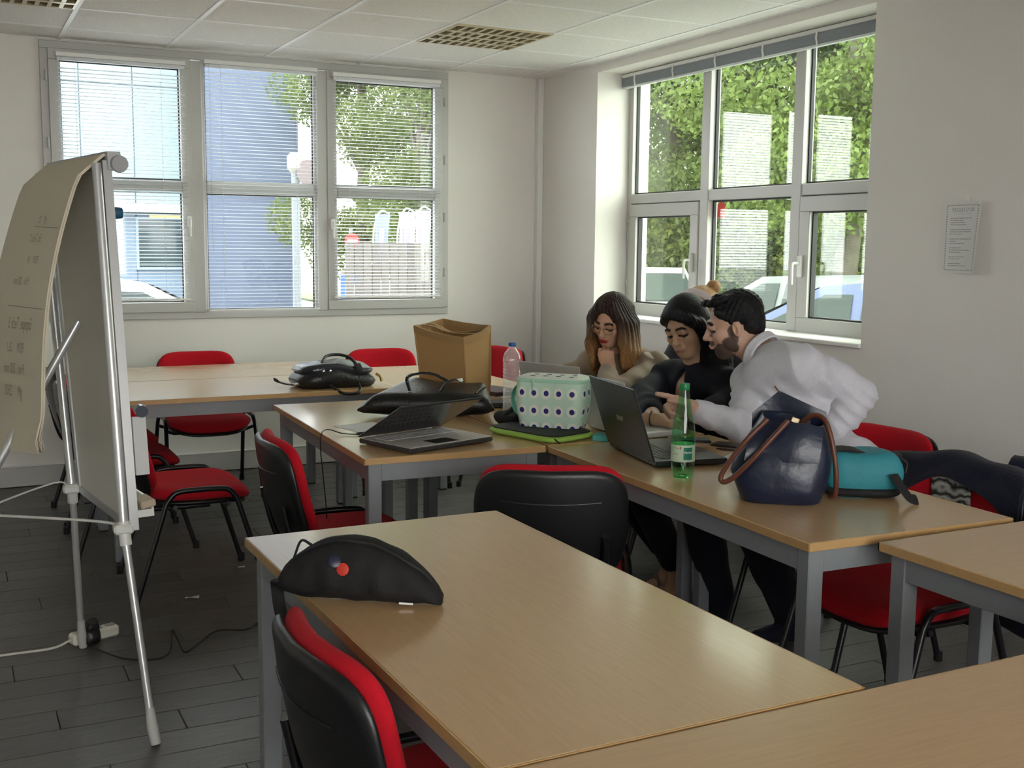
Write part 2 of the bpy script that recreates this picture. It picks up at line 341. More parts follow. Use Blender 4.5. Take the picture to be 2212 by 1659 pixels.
def blind(lbl, x0, x1, ztop, zbot, tilt, gap=.0216):
    t = thing('venetian_blind', lbl, 'blind', ((x0+x1)/2, YB-.052, zbot), 0, 'venetian blinds on the back window'); w_ = x1-x0
    B('head_rail', (0, .0, ztop-zbot+.012), (w_, .028, .026), white_m, t, .003); B('bottom_rail', (0, 0, 0), (w_, .022, .012), white_m, t, .003)
    B('valance_bundle', (0, .004, ztop-zbot-.012), (w_-.01, .024, .02), slat_m, t, .002)
    me = slat_mesh(w_-.006); n = int((ztop-zbot-.04)/gap)
    for k in range(n): link('slat', me, None, t, (0, 0, .016+gap*k), (tilt+random.uniform(-.03, .03), 0, random.uniform(-.0012, .0012)))
    for u in (-.36, .30): MB().tube([(u*w_, -.013, 0), (u*w_, -.013, ztop-zbot)], .0009, 4).build('ladder_cord', white_m, t)
    MB().tube([(-.46*w_, -.016, ztop-zbot), (-.46*w_, -.018, .35)], .0022, 6).build('tilt_wand', glassmat('clear_wand', (.9, .9, .9), 1.4), t)
blind('white venetian blind let down over the sash window behind the flip chart', .628, 1.352, 2.488, 1.090, RD(-7))
blind('white venetian blind let down over the fixed middle window, reaching lowest', 1.462, 2.166, 2.510, 1.020, RD(-2.5))
blind('white venetian blind with bright slats in front of the trees', 2.268, 3.012, 2.495, 1.092, RD(12))
# right-hand window
w2 = sempty('window_2', 'deep-set right-hand window with opening lower sashes')
rect_frame(MB(), 'x', XW, RY0+.002, RY1-.002, .985, 2.535, .05, .06).build('window_frame', frame_m, w2)
ymul = [(5.482, 5.590), (4.672, 4.780)]
for a, b in ymul: B('mullion', (XW-.003, (a+b)/2, (1.0+2.5)/2), (.075, b-a-.03, 1.50), frame_m, w2, .004)
bays = [(5.572, 6.345), (4.762, 5.498), (4.01, 4.690)]
for i, (a, b) in enumerate(bays):
    B('transom', (XW-.001, (a+b)/2, 1.742), (.066, b-a, .062), frame_m, w2, .004)
    B('pane', (XW+.012, (a+b)/2, (1.772+2.49)/2), (.006, b-a, 2.49-1.768), pane2_m, w2)
    rect_frame(MB(), 'x', XW+.008, a+.001, b-.001, 1.772, 2.488, .011, .02, 0).build('gasket', gasket_m, w2)
    if i == 1:
        B('pane', (XW+.012, (a+b)/2, (1.03+1.712)/2), (.006, b-a, 1.712-1.03), pane2_m, w2)
        rect_frame(MB(), 'x', XW+.008, a+.001, b-.001, 1.032, 1.712, .011, .02, 0).build('gasket', gasket_m, w2)
    else:
        s0, s1 = (a+.008, b-.008)
        rect_frame(MB(), 'x', XW-.018, s0, s1, .997, 1.706, .078, .06).build('sash_frame', frame_m, w2)
        rect_frame(MB(), 'x', XW+.0, s0-.010, s1+.010, .987, 1.716, .012, .05, 0).build('gasket', gasket_m, w2)
        B('pane', (XW+.0, (a+b)/2, (1.075+1.628)/2), (.006, s1-s0-.15, 1.628-1.072), pane2_m, w2)
        rect_frame(MB(), 'x', XW-.012, s0+.077, s1-.077, 1.074, 1.629, .010, .03, 0).build('gasket', gasket_m, w2)
        hy = s0+.042 if i == 0 else s1-.030
        B('handle_plate', (XW-.058, hy, 1.345), (.02, .030, .115), frame_m if i == 0 else white_m, w2, .005)
        MB().tube(smooth_path([(XW-.068, hy, 1.36), (XW-.098, hy, 1.36), (XW-.108, hy+.0, 1.345), (XW-.108, hy, 1.25)], 4), .0075, 8).build('handle', white_m, w2)
        for z in (1.08, 1.20, 1.50, 1.62): MB().lathe([(.007, -.025), (.007, .025)], 10).build('hinge', frame_m, w2, 35, (XW-.05, (s1+.006 if i == 0 else s0-.006), z))
st = MB().add([(0, -.036, -.048), (0, .036, -.048), (0, .036, .025), (0, 0, .052), (0, -.036, .025), (.001, -.036, -.048), (.001, .036, -.048), (.001, .036, .025), (.001, 0, .052), (.001, -.036, .025)], [(0, 1, 2, 3, 4), (9, 8, 7, 6, 5)]+[(i, (i+1) % 5, 5+(i+1) % 5, 5+i) for i in range(5)])
tag(st.build('window_sticker', mat('red_sticker', (.72, .08, .05), .6, trans=.3), None, 0, (XW+.0165, 5.440, 1.66)), 'red house-shaped sticker on the fixed right-hand window pane', 'sticker')
struct(B('trim_2', (XR+.128, (RY0+RY1)/2, RZ0+.004), (.285, RY1-RY0, .022), mat('sill_white', (.85, .85, .83), .35), None, .004), 'white inner sill of the right-hand window')
# raised blind at the head of the right window
t = thing('venetian_blind', 'grey venetian blind drawn up in a bundle over the right-hand window', 'blind', (3.985, (RY0+RY1)/2+.0, 2.455)); LW = RY1-RY0-.02
B('head_rail', (.0, 0, .067), (.03, LW, .022), white_m, t, .003)
me = MB().sheet(1, 3, lambda u, v: ((v-.5)*.026, (u-.5)*LW, -.001*((v-.5)*2)**2), .0011).mesh('slat', 0); me.materials.append(slatg_m)
for k in range(26): link('slat', me, None, t, (random.uniform(-.0015, .0015), 0, .0195*.0+.004+k*.0021))
B('bottom_rail', (0, 0, -.006), (.027, LW, .012), mat('rail_pale', (.70, .72, .72), .4), t, .003)
for k in range(6):
    yy = LW/2-.155-k*.42
    MB().tube([(-.016, yy, .066), (-.0175, yy+.004, .03), (-.016, yy-.003, .005), (-.015, yy, -.013)], .0055, 6).build('lift_tape', white_m, t)
# notice on the right wall
t = thing('paper_notice', 'curling white paper notice with printed rules taped to the right wall', 'notice', (XR-.002, 3.406, 1.490))
PWd, PH = .206, .296
def npos(u, v): # u across (0 at far edge .. 1 near edge), v up 0..1
    lift = .002+.055*max(0, u-.35)**1.6*(1.25-.75*v)
    return (-lift, .103-u*PWd*(1-.03*(1-v)), (v-.5)*PH)
MB().sheet(14, 10, npos, .0006).build('paper_sheet', paper_m, t, 60)
def nmap(du, dv): q = npos(du, dv); return (q[0]-.0007, q[1], q[2])
def nquad(mb, u0, u1, v0, v1): mb.add([nmap(u0, v0), nmap(u1, v0), nmap(u1, v1), nmap(u0, v1)], [(0, 1, 2, 3)])
tmx = text_mesh("REGLES D'OR", .021, mapfn=lambda x, y, z: nmap(.52+x/PWd, .885+y/PH)); link('lettering', tmx, mat('notice_print', (.30, .30, .33), .8), t)
ln = MB()
for v, ws in ((.83, 0), (.765, .82), (.735, .5), (.705, .58), (.675, .62), (.605, .8), (.575, .82), (.545, .5), (.475, .82), (.445, .3), (.415, .6), (.35, .5), (.32, .82), (.29, .48), (.225, .65), (.195, .46), (.13, .5), (.10, .72)):
    if ws == 0: nquad(ln, .28, .76, v, v+.003); continue
    u = .19+.02*(hash(v) % 2)
    while u < .12+ws*.8:
        q = random.uniform(.02, .07); nquad(ln, u, min(u+q, .12+ws*.8), v, v+.0095); u += q+.012
ln.build('printed_lines', mat('notice_text', (.34, .33, .34), .8), t, 0)
bd = MB()
for k in range(26):
    for u in (.09, .93): nquad(bd, u-.016, u+.016, .06+k*.0345, .06+k*.0345+.018)
for k in range(18):
    for v in (.045, .95): nquad(bd, .10+k*.048, .10+k*.048+.026, v-.008, v+.008)
bd.build('printed_border', mat('notice_border', (.42, .40, .30), .8), t, 0)
MB().sheet(2, 2, lambda u, v: (-.0035-.001*u, -.01-u*.02, .141+v*.035), .0003).build('tape', mat('clear_tape', (.8, .78, .7), .25), t)
# ------------------------------------------------------------------ tables
TH = .740
def make_table(label, cx, cy, dx, dy, rz):
    t = thing('table', label, 'table', (cx, cy, 0), rz, 'beech-topped tables'); along = dy > dx
    B('tabletop', (0, 0, TH-.011), (dx-.006, dy-.006, .022), woody_m if along else wood_m, t, .0012)
    eb = MB()
    for s in (-1, 1): eb.box((s*(dx/2-.0025), 0, TH-.0112), (.005, dy, .0216), .0008); eb.box((0, s*(dy/2-.0025), TH-.0112), (dx, .005, .0216), .0008)
    eb.build('edge_band', edge_m, t)
    ins, lg, ah = .022, .046, .062; za = TH-.022-ah/2
    for s in (-1, 1):
        B('apron', (s*(dx/2-ins-.012), 0, za), (.020, dy-2*ins-2*lg, ah), steel_m, t, .001); B('apron', (0, s*(dy/2-ins-.012), za), (dx-2*ins-2*lg, .020, ah), steel_m, t, .001)
        for q in (-1, 1):
            l = B('leg', (s*(dx/2-ins-lg/2), q*(dy/2-ins-lg/2), (TH-.022)/2+.004), (lg, lg, TH-.022-.008), steel_m, t, .003)
            B('foot_cap', (0, 0, -(TH-.022)/2+.003), (lg-.004, lg-.004, .012), black_m, l, .002)
    return t
make_table('table with the black half-moon pouch and a red chair tucked in', .960, 1.985, .674, 1.350, RD(.5))
make_table('foremost empty table butting the table with the black pouch', 1.300, .972, 1.36, .668, RD(.3))
make_table('table with the green bottle and the navy tote', 2.187, 2.737, .675, 1.410, RD(-2.1))
make_table('empty table beside the end of the green-bottle table', 2.67, 1.652, 1.36, .672, RD(0))
make_table('table with the open silver laptop near its front edge', 1.567, 4.150, .665, 1.352, RD(-2.3))
make_table('table in front of the woman in the beige jacket', 2.245, 4.142, .660, 1.352, RD(-2.3))
make_table('long table with the black leather satchel by its front edge', 1.295, 5.546, 1.366, .716, 0)
make_table('long table along the back wall behind the satchel table', 1.292, 6.246, 1.360, .668, 0)
make_table('table at the back beyond the jute shopping bag', 2.300, 5.475, .640, 1.270, RD(-.8))
# ------------------------------------------------------------------ chairs
def seat_fn(x, y, z):
    zz = z-.018*max(0, (y-.10)/.12)**2*1.6+.010*(abs(x)/.23)**2+.008*max(0, -y/.2)**2
    return (x*(1-.06*max(0, -y/.2)), y, zz)
def back_fn(wb):
    def f(x, y, z): # x across, y up (local), z thickness
        k = 1-.10*max(0, -y/.19)**1.2
        return (x*k, -(z)+.055*(x/.23)**2*(.9)-.018*math.cos(y/.19*1.5), y)
    return f
def make_chair(label):
    t = thing('stacking_chair', label, 'chair', (0, 0, 0), 0, 'red stacking chairs')
    MB().pillow(.47, .43, .062, 3.6, 40, seat_fn, sharp=.9).build('seat', red_m, t, 60, (0, .015, .418))
    MB().pillow(.445, .41, .028, 3.6, 40, lambda x, y, z: seat_fn(x, y, z), sharp=1.).build('seat_pan', shell_m, t, 60, (0, .008, .385))
    Rb = (RD(14), 0, 0)
    MB().pillow(.455, .375, .050, 4.2, 44, back_fn(0), sharp=.8).build('back_cushion', red_m, t, 60, (0, -.234, .614), Rb)
    sh = MB().pillow(.468, .395, .026, 4.2, 44, back_fn(0), sharp=.6).build('back_shell', shell_m, t, 60, (0, -.262, .592), Rb)
    MB().tube([back_fn(0)(x, .10, .0135) for x in np.linspace(-.15, .15, 9)], .0022, 6).build('shell_rib', shell_m, sh)
    for s in (-1, 1):
        pts = [(s*.262, -.262, .012), (s*.247, -.135, .405), (s*.245, -.105, .440), (s*.245, -.060, .452), (s*.245, .075, .452), (s*.246, .118, .440), (s*.248, .145, .405), (s*.262, .262, .012)]
        P = [pts[0]]+smooth_path(pts[1:7], 4)+[pts[7]]
        f = MB().tube(P, .0115, 10, flat=1.).build('side_frame', tube_m, t, 50)
        for y in (-.264, .264): MB().lathe([(.0145, 0), (.016, .004), (.0145, .036)], 10, (s*.262, y, 0)).build('foot_cap', black_m, f)
        q = smooth_path([(s*.165, .05, .372), (s*.165, -.16, .372), (s*.165, -.215, .392), (s*.165, -.245, .46), (s*.165, -.272, .58)], 5)
        MB().tube(q, .011, 8).build('back_support', tube_m, t, 50)
    for y in (-.10, .11): MB().tube([(-.246, y, .400-.012), (-.20, y, .372), (.20, y, .372), (.246, y, .388)], .009, 8).build('cross_bar', tube_m, t)
    MB().box((.12, .175, .372), (.05, .018, .014), .004).build('seat_clip', mat('grey_clip', (.35, .36, .38), .4), t)
    return t
ch = [  # x, y, rz (0 faces the back wall), label
 (.800, 1.800, -88, 'red chair with black shell pushed under the pouch table'),
 (1.245, 3.750, -93, 'red chair pushed under the silver-laptop table'),
 (1.720, 3.140, -29, 'red chair with its black back shell turned towards the pouch table'),
 (.890, 4.800, -91, 'red chair standing free beside the flip chart'),
 (.750, 5.615, -90, 'red chair tucked under the short end of the satchel table'),
 (.752, 6.250, -88, 'red chair tucked under the short end of the back-wall table'),
 (1.315, 6.560, 180, 'red chair behind the long tables, backed to the wall under the middle window'),
 (2.385, 6.350, 178, 'red chair behind the table end, half hidden by the jute bag'),
 (2.92, 6.40, 100, 'red chair seen between the jute bag and the water bottle'),
 (2.800, 3.010, 94, 'red chair under the person in the white shirt'),
 (2.505, 2.425, 90, 'red chair with a navy jacket hung over its back'),
 (2.985, 3.985, 93, 'red chair under the person in the black jacket'),
 (2.990, 4.610, 95, 'red chair under the person in the beige jacket'),
 (3.430, 4.950, 148, 'red chair under the fair-haired person by the window')]
proto = make_chair(ch[0][3]); proto.location = (ch[0][0], ch[0][1], 0); proto.rotation_euler = (0, 0, RD(ch[0][2]))
for x, y, a, lb in ch[1:]: dup(proto, (x, y, 0), RD(a), lb)
# ------------------------------------------------------------------ flip chart easel seen from behind
t = thing('flip_chart_easel', 'white tripod flip-chart easel with telescopic legs, seen from its back', 'easel', (0, 0, 0))
cN = Vector((.445, 3.381, .614)); cF = Vector((.370, 4.075, .600)); fN = Vector((.486, 3.239, .0)); fF = Vector((.385, 4.165, 0)); tN = Vector((.425, 3.560, 1.668)); tF = Vector((.318, 4.22, 1.668))
ax = (tN-tF).normalized(); upv = ((tN+tF)/2-(cN+cF)/2).normalized(); nrm = ax.cross(upv).normalized()
if nrm.x < 0: nrm = -nrm
def bp(u, v, n=0.): # u 0 far .. 1 near, v 0 bottom .. 1 top
    a = cF.lerp(cN, u); b = tF.lerp(tN, u); return a.lerp(b, v)+nrm*n
def slab(name, u0, u1, v0, v1, n0, n1, m, par):
    q = [bp(u, v, n) for n in (n0, n1) for (u, v) in ((u0, v0), (u1, v0), (u1, v1), (u0, v1))]
    return MB().add(q, [(0, 1, 2, 3), (4, 5, 6, 7), (0, 1, 5, 4), (1, 2, 6, 5), (2, 3, 7, 6), (3, 0, 4, 7)]).build(name, m, par, 0)
eas_m = mat('easel_white_enamel', (.74, .74, .70), .35); brd_m = mat('board_back_cream', (.74, .72, .65), .5)
bo = slab('board', .02, .98, .0, 1., .012, .026, brd_m, t)
slab('frame_strip', .95, 1.0, -.01, 1.01, .008, .034, alu_m, bo); slab('frame_strip', .0, .05, -.01, 1.01, .008, .034, alu_m, bo)
slab('frame_strip', .05, .95, .985, 1.01, .008, .034, alu_m, bo); slab('frame_strip', .05, .95, -.012, .012, .008, .034, alu_m, bo)
slab('paper_clamp', -.02, 1.02, .985, 1.035, .02, .058, mat('clamp_grey', (.50, .51, .52), .4), t)
for u in (-.03, 1.03):
    c = bp(u, 1.0, .05); MB().lathe([(.001, -.012), (.024, -.012), (.026, 0), (.024, .012), (.001, .012)], 18).build('clamp_cap', mat('cap_grey', (.36, .37, .38), .45), t, 50, c, ax.to_track_quat('Z', 'Y').to_euler())
slab('pen_tray', .02, .98, .02, .040, .034, .085, eas_m, t); slab('pen_tray_lip', .02, .98, .040, .065, .078, .085, eas_m, t)
slab('side_pocket', .995, 1.012, .14, .30, .036, .075, mat('pocket_grey', (.55, .56, .55), .5), t)
kn = MB().lathe([(.018, -.02), (.02, 0), (.018, .02)], 12).build('clamp_knob', mat('smoke_knob', (.05, .06, .08), .15), t, 40, bp(1.0, .315, .065), (RD(90), 0, 0))
MB().lathe([(.016, -.016), (.018, 0), (.016, .016)], 12).build('magnet', mat('blue_magnet', (.02, .10, .18), .4), t, 40, bp(.96, .865, .045), nrm.to_track_quat('Z', 'Y').to_euler())
for (c, f, tp) in ((cN, fN, tN), (cF, fF, tF)):
    MB().tube([tuple(c+(tp-c)*.0-nrm*.010), tuple(tp-nrm*.010)], .014, 14).build('upper_tube', alu_m, t)
    d = (f-c).normalized()
    lo = MB().tube([tuple(c-nrm*.010), tuple(f-d*.05-nrm*.004)], .0115, 14).build('lower_leg', alu_m, t)
    MB().tube([tuple(c-nrm*.010-d*.02), tuple(c-nrm*.010+d*.05)], .017, 14).build('leg_collar', eas_m, lo)
    MB().tube([tuple(f-d*.11-nrm*.004), tuple(f-d*.05-nrm*.003), tuple(f+Vector((0, 0, .004)))], [.013, .0165, .014], 12).build('rubber_foot', mat('foot_grey', (.52, .53, .50), .5), lo)
    MB().box((0, 0, 0), (.055, .045, .028), .006).build('clamp_block', eas_m, lo, 30, c-nrm*.012)
tp = Vector((-.30, 3.86, .0)); tb = bp(.5, .55, -.012)
MB().tube([tuple(tb), tuple(tb.lerp(tp, .55))], .013, 12).build('rear_tube', alu_m, t); MB().tube([tuple(tb.lerp(tp, .52)), tuple(tp)], .0105, 12).build('rear_leg', alu_m, t)
mid = tb.lerp(tp, .50)
MB().tube(smooth_path([tuple(cN-nrm*.012), tuple(cN.lerp(mid, .18)+Vector((0, 0, .012))), tuple(mid)], 5), .007, 8, flat=.6).build('spreader_bar', eas_m, t)
MB().tube(smooth_path([tuple(cF-nrm*.012), tuple(cF.lerp(mid, .22)+Vector((0, 0, .035))), tuple(mid)], 5), .005, 8, flat=.6).build('spreader_bar', eas_m, t)
# thick pad of sheets thrown over the back of the board
pad = thing('paper_pad', 'pad of cream flip-chart sheets thrown over the back of the easel', 'paper pad', (0, 0, 0))
pap_m = mat('flipchart_paper', (.77, .70, .55), .8, var=.03, vscale=3); pap2_m = mat('flipchart_paper_edge', (.52, .42, .27), .8)
pB_N = at(84, 982, 3.335); pB_F = at(-40, 958, 3.92)
def pg(u, v, off=0.): # u 0 far..1 near; v 0 at the clamp .. 1 free lower end
    top = bp(u*.98+.01, 1.028, .025).lerp(bp(u*.98+.01, 1.028, -.03), min(1, v*12)); a = pB_F.lerp(pB_N, u)
    q = top.lerp(a, v); sag = math.sin(math.pi*min(1, v*1.15))
    q = q+Vector((.055, .0, 0))*sag*.0+Vector((-.035, 0, .012))*sag
    e = max(0, (v-.93)/.07); q = q+nrm*(.05*e*e)*(u**2)*.5
    q.x += .03*math.sin(u*math.pi)*v*0
    return q-nrm*off
for k in range(7):
    ln_ = 1-.006*(k % 3)-.002*k
    MB().sheet(10, 26, lambda u, v, k=k, ln_=ln_: tuple(pg(u, v*ln_, .0015+(6-k)*.0016+.006*(k*.16)*0+(.004*(6-k)*max(0, v-.9)*6))), .0012).build('sheet', pap_m if k != 3 else pap2_m, pad, 70)
def wr(txt, u, v, size, sh=0.):
    L_ = (pB_N-tN).length; W_ = .70
    me = text_mesh(txt, size, font_shear=sh, mapfn=lambda x, y, z: pg(u-x/W_+(y*.12), v-y/L_-x*.02, .0130))
    link('handwriting', me, mat('faint_pencil', (.42, .38, .29), .9), pad)['kind'] = 'stuff'
for a in (("Equipe Tech 3", .60, .575, .050), ("PDM     26,1", .55, .655, .042), ("Prix   200 mm", .55, .725, .044), ("gM     2500", .55, .80, .046), ("Eq. Tech 2", .62, .285, .034), ("PDM    24", .66, .36, .032), ("Prix   200 mm", .52, .43, .034), ("gM    22", .66, .22, .03)): wr(*a, .15)
ru = MB()
for v0, a, b in ((.51, .35, .97), (.24, .55, .97)):
    ru.add([tuple(pg(a+(b-a)*i/8, v0+j*.003+i*.002, .0131)) for i in range(9) for j in (0, 1)], [(2*i, 2*i+2, 2*i+3, 2*i+1) for i in range(8)])
ru.build('ruled_line', mat('faint_pencil', (.42, .38, .29), .9), pad, 0)
# eraser on the tray
e = bp(.93, .045, .066); tag(MB().box((0, 0, 0), (.045, .09, .022), .004).build('board_brush', mat('felt_brush', (.50, .40, .30), .8), None, 30, e+Vector((0, 0, .012)), (0, RD(-10), RD(8))), 'small felt board brush lying in the easel pen tray', 'brush')
# ------------------------------------------------------------------ things on the floor
t = thing('power_strip', 'short white power strip lying on the floor below the easel', 'power strip', (.430, 4.235, .0), RD(20))
B('strip_body', (.0, 0, .021), (.175, .052, .042), mat('ivory_plastic', (.78, .76, .66), .4), t, .008)
for x in (-.045, .012, .06): MB().lathe([(.018, 0), (.018, .0012)], 14, (x, 0, .0415)).build('socket', mat('socket_shadow', (.45, .44, .40), .5), t)
MB().tube(smooth_path([(-.085, 0, .022), (-.16, -.01, .012), (-.28, .05, .006), (-.42, .09, .006), (-.7, .10, .006)], 6), .0042, 7).build('white_cable', mat('ivory_cable', (.78, .76, .68), .4), t)
t = thing('mains_adapter', 'black mains adapter plugged into the white power strip', 'adapter', (.412, 4.185, 0), RD(20))
MB().pillow(.062, .062, .052, 4, 24, sharp=.7).build('adapter_body', black_m, t, 50, (0, -.012, .036), (RD(78), 0, 0))
MB().pillow(.05, .045, .05, 4, 20, sharp=.7).build('adapter_head', black_m, t, 50, (.004, -.004, .070), (RD(30), 0, 0))
c0 = Vector((.412, 4.17, .02)); P = [(.42, 4.10, .012), (.50, 3.98, .005), (.60, 3.93, .005), (.655, 3.985, .007), (.675, 4.06, .055), (.688, 4.02, .03), (.70, 3.95, .006), (.76, 4.02, .005), (.85, 4.13, .005), (.95, 4.10, .005), (1.02, 4.16, .005), (1.12, 4.10, .01)]
tag(MB().tube(smooth_path(P, 7), .0032, 6).build('charger_cable', black_m), 'thin black charger cable trailing over the floor from the adapter', 'cable')
tag(MB().sheet(3, 3, lambda u, v: ((u-.5)*.055, (v-.5)*.022, .006+.003*math.sin(u*5+v*3)), .0006).build('paper_scrap', paper_m, None, 0, (.845, 4.574, 0), (0, 0, RD(-12))), 'small white paper scrap on the dark floor', 'paper scrap')
tag(MB().sheet(2, 2, lambda u, v: ((u-.5)*.03, (v-.5)*.014, .004+.002*u), .0006).build('paper_scrap', paper_m, None, 0, (1.13, 4.93, 0), (0, 0, RD(-25))), 'tiny white paper scrap near the free chair leg', 'paper scrap')
# ------------------------------------------------------------------ things on the tables
def make_laptop(label, hx, hy, rz, W_, D_, L_, op, shell, deck, logo=None, keym=None, scrm=None):
    t = thing('laptop', label, 'laptop', (hx, hy, TH), RD(rz))
    b = B('base', (0, -D_/2, .0125), (W_, D_, .017), shell, t, .004)
    B('deck', (0, -D_/2, .0213), (W_-.004, D_-.004, .0015), deck, t, .0006)
    for sx in (-1, 1):
        for y in (-.03, -D_+.03): MB().lathe([(.008, 0), (.007, .005)], 10, (sx*(W_/2-.03), y, -.0002)).build('rubber_foot', black_m, t)
    keym = keym or black_m; kb = MB()
    nc = 14; kw = (W_-.07)/nc
    km = MB().box((0, 0, 0), (kw*.86, .0155, .0022), .0006).mesh('key', 20); km.materials.append(keym)
    sp = MB().box((0, 0, 0), (kw*5.4, .0155, .0022), .0006).mesh('key', 20); sp.materials.append(keym)
    for r in range(5):
        for c in range(nc):
            if r == 4 and 4 <= c <= 8:
                if c == 6: link('key', sp, None, t, (0, -.04-r*.0185, .0228))
                continue
            link('key', km, None, t, (-W_/2+.035+kw*(c+.5), -.04-r*.0185, .0228))
    B('touchpad', (-.01, -D_+.052, .0224), (.105, .07, .0008), black_m if op < 60 else deck, t)
    ld = bpy.data.objects.new('lid', None); COL.objects.link(ld); ld.parent = t; ld.location = (0, 0, .021); a = RD(op)
    def lb(nm, c, d, m, bev=.0): return MB().box(c, d, bev).build(nm, m, ld, 30)
    ld.rotation_euler = (-(a), 0, 0)
    # lid lies along -y when closed (a=0); rotated up about x
    lb('lid_shell', (0, -L_/2, .0045), (W_, L_, .006), shell, .002)
    lb('screen', (0, -L_/2-.002, .0012), (W_-.012, L_-.016, .0006), scrm or mat('screen_black', (.008, .009, .010), .06))
    if logo:
        me = text_mesh(logo, .034, bold=.001, mapfn=lambda x, y, z: (-x, -L_*.5-y, .0079)); link('lettering', me, mat('logo_silver', (.55, .55, .53), .35, metal=.6), ld)
    for sx in (-1, 1): MB().tube([(sx*W_*.34-.012, 0, .019), (sx*W_*.34+.012, 0, .019)], .006, 8).build('hinge', shell if logo else white_m, t)
    return t
silver_m = mat('laptop_silver', (.55, .55, .54), .35, metal=.5); deck_m = mat('laptop_deck_champagne', (.62, .60, .56), .42, metal=.1); lblack_m = mat('laptop_black', (.016, .017, .019), .35, bump=.1, bscale=500)
make_laptop('half-closed silver laptop on the table in front of the black leather bag', 1.466, 3.822, 18, .385, .285, .272, 29, mat('laptop_dark_underside', (.03, .03, .032), .4), deck_m, None, mat('key_silver', (.50, .49, .47), .45))
make_laptop('open black laptop standing behind the green bottle', 2.035, 3.160, 80, .400, .255, .250, 108, lblack_m, mat('laptop_black_deck', (.022, .022, .023), .4), 'acer')
make_laptop('silver laptop in front of the person in the beige jacket, behind the polka-dot bag', 2.225, 4.030, 110, .330, .230, .212, 104, silver_m, silver_m)
make_laptop('pale silver laptop under the hands of the person in the black jacket', 2.215, 3.590, 92, .315, .220, .200, 103, mat('laptop_white', (.62, .64, .64), .35, metal=.2), mat('laptop_white', (.62, .64, .64), .35), None, mat('key_white', (.5, .5, .5), .5))
def flat(name, label, cat, x, y, z, d, rz, m, bev=.002): return tag(B(name, (x, y, z+d[2]/2), d, m, None, bev, (0, 0, RD(rz))), label, cat)
# lime sleeve + polka-dot lunch bag
t = thing('laptop_sleeve', 'black laptop sleeve with lime-green edge under the polka-dot bag', 'sleeve', (1.962, 3.672, TH), RD(-73))
MB().pillow(.37, .245, .026, 6, 40, sharp=.8).build('sleeve_side', mat('lime_fabric', (.33, .55, .09), .7, bump=.2, bscale=300), t, 60, (0, 0, .013))
MB().pillow(.352, .227, .006, 6, 40, sharp=.8).build('sleeve_top', mat('sleeve_black', (.015, .018, .016), .7, bump=.2, bscale=300), t, 60, (0, 0, .0255))
MB().tube([(.17, -.1, .018), (.19, -.105, .012), (.2, -.10, .006)], .003, 6).build('zip_pull', black_m, t)
t = thing('lunch_bag', 'mint and white polka-dot lunch bag standing on the lime-edged sleeve', 'bag', (2.030, 3.700, TH+.028), RD(-46))
def lw(z): q = z/.18; return .238+.030*math.sin(min(1, q)*math.pi*.8), .150+.022*math.sin(min(1, q)*math.pi*.8)
def lring(z, s=1., n=5, seg=44):
    w_, d_ = lw(z); o = []
    for k in range(seg):
        a = 2*math.pi*k/seg; ca, sa = math.cos(a), math.sin(a); o.append((w_/2*s*math.copysign(abs(ca)**(2/n), ca), d_/2*s*math.copysign(abs(sa)**(2/n), sa), z))
    return o
mint_m = mat('mint_fabric', (.50, .68, .55), .65, var=.05, vscale=30, bump=.1, bscale=200); pale_m = mat('pale_dot_fabric', (.72, .74, .65), .65)
navy_m = mat('navy_dot', (.012, .014, .16), .6); aqua_m = mat('aqua_strap', (.16, .52, .40), .6)
MB().loft([lring(0, .9), lring(.004, .97), lring(.02), lring(.06), lring(.1), lring(.14), lring(.168), lring(.174, .99)]).build('bag_body', mint_m, t, 50)
MB().loft([lring(.170, 1.015), lring(.174, 1.03), lring(.180, 1.03), lring(.184, 1.0)], True).build('zip_band', mat('zip_mint', (.36, .62, .46), .5), t, 50)
MB().loft([lring(.184, .99), lring(.189, .95), lring(.191, .6), lring(.191, .2)]).build('bag_lid', mat('lid_pale', (.70, .76, .66), .65), t, 60)
def front(x, z, off): # point on the front face
    z = max(z, .003); w_, d_ = lw(z); q = min(.999, abs(2*x/w_)); return (x, -(d_/2*(1-q**5)**.2)-off, z)
def disc(mb, x, z, r, off, ax=0, rz_=None):
    n = 14; c = [front(x, z, off)] if ax == 0 else [side(x, z, off)]; fnc = front if ax == 0 else side
    vs = c+[fnc(x+r*.92*math.cos(2*math.pi*k/n), z+r*math.sin(2*math.pi*k/n), off) for k in range(n)]
    mb.add(vs, [(0, 1+k, 1+(k+1) % n) for k in range(n)])
def side(y, z, off):
    z = max(z, .003); w_, d_ = lw(z); q = min(.999, abs(2*y/d_)); return ((w_/2*(1-q**5)**.2)+off, y, z)
for z in (.002, .066, .132):
    for x in (-.098, -.050, -.002, .046, .096):
        for r, off, m, nm in ((.0215, .0006, pale_m, 'pale_ring'), (.0105, .0012, navy_m, 'dot')):
            mb = MB(); disc(mb, x, z, r, off); mb.build(nm, m, t, 0)
    for y in (-.045, .01):
        for r, off, m, nm in ((.0215, .0006, pale_m, 'pale_ring'), (.0105, .0012, navy_m, 'dot')):
            mb = MB(); disc(mb, y, z, r, off, 1); mb.build(nm, m, t, 0)
for x in (-.07, -.02, .03, .08):
    for y in (-.04, .01): MB().lathe([(.010, .1915), (.010, .1921)], 12, (x, y, 0)).build('dot', navy_m, t)
MB().tube(smooth_path([(-.128, 0, .165), (-.155, 0, .13), (-.162, 0, .09), (-.15, 0, .05), (-.126, 0, .03)], 5), .022, 8, flat=.12).build('carry_strap', aqua_m, t, 60)
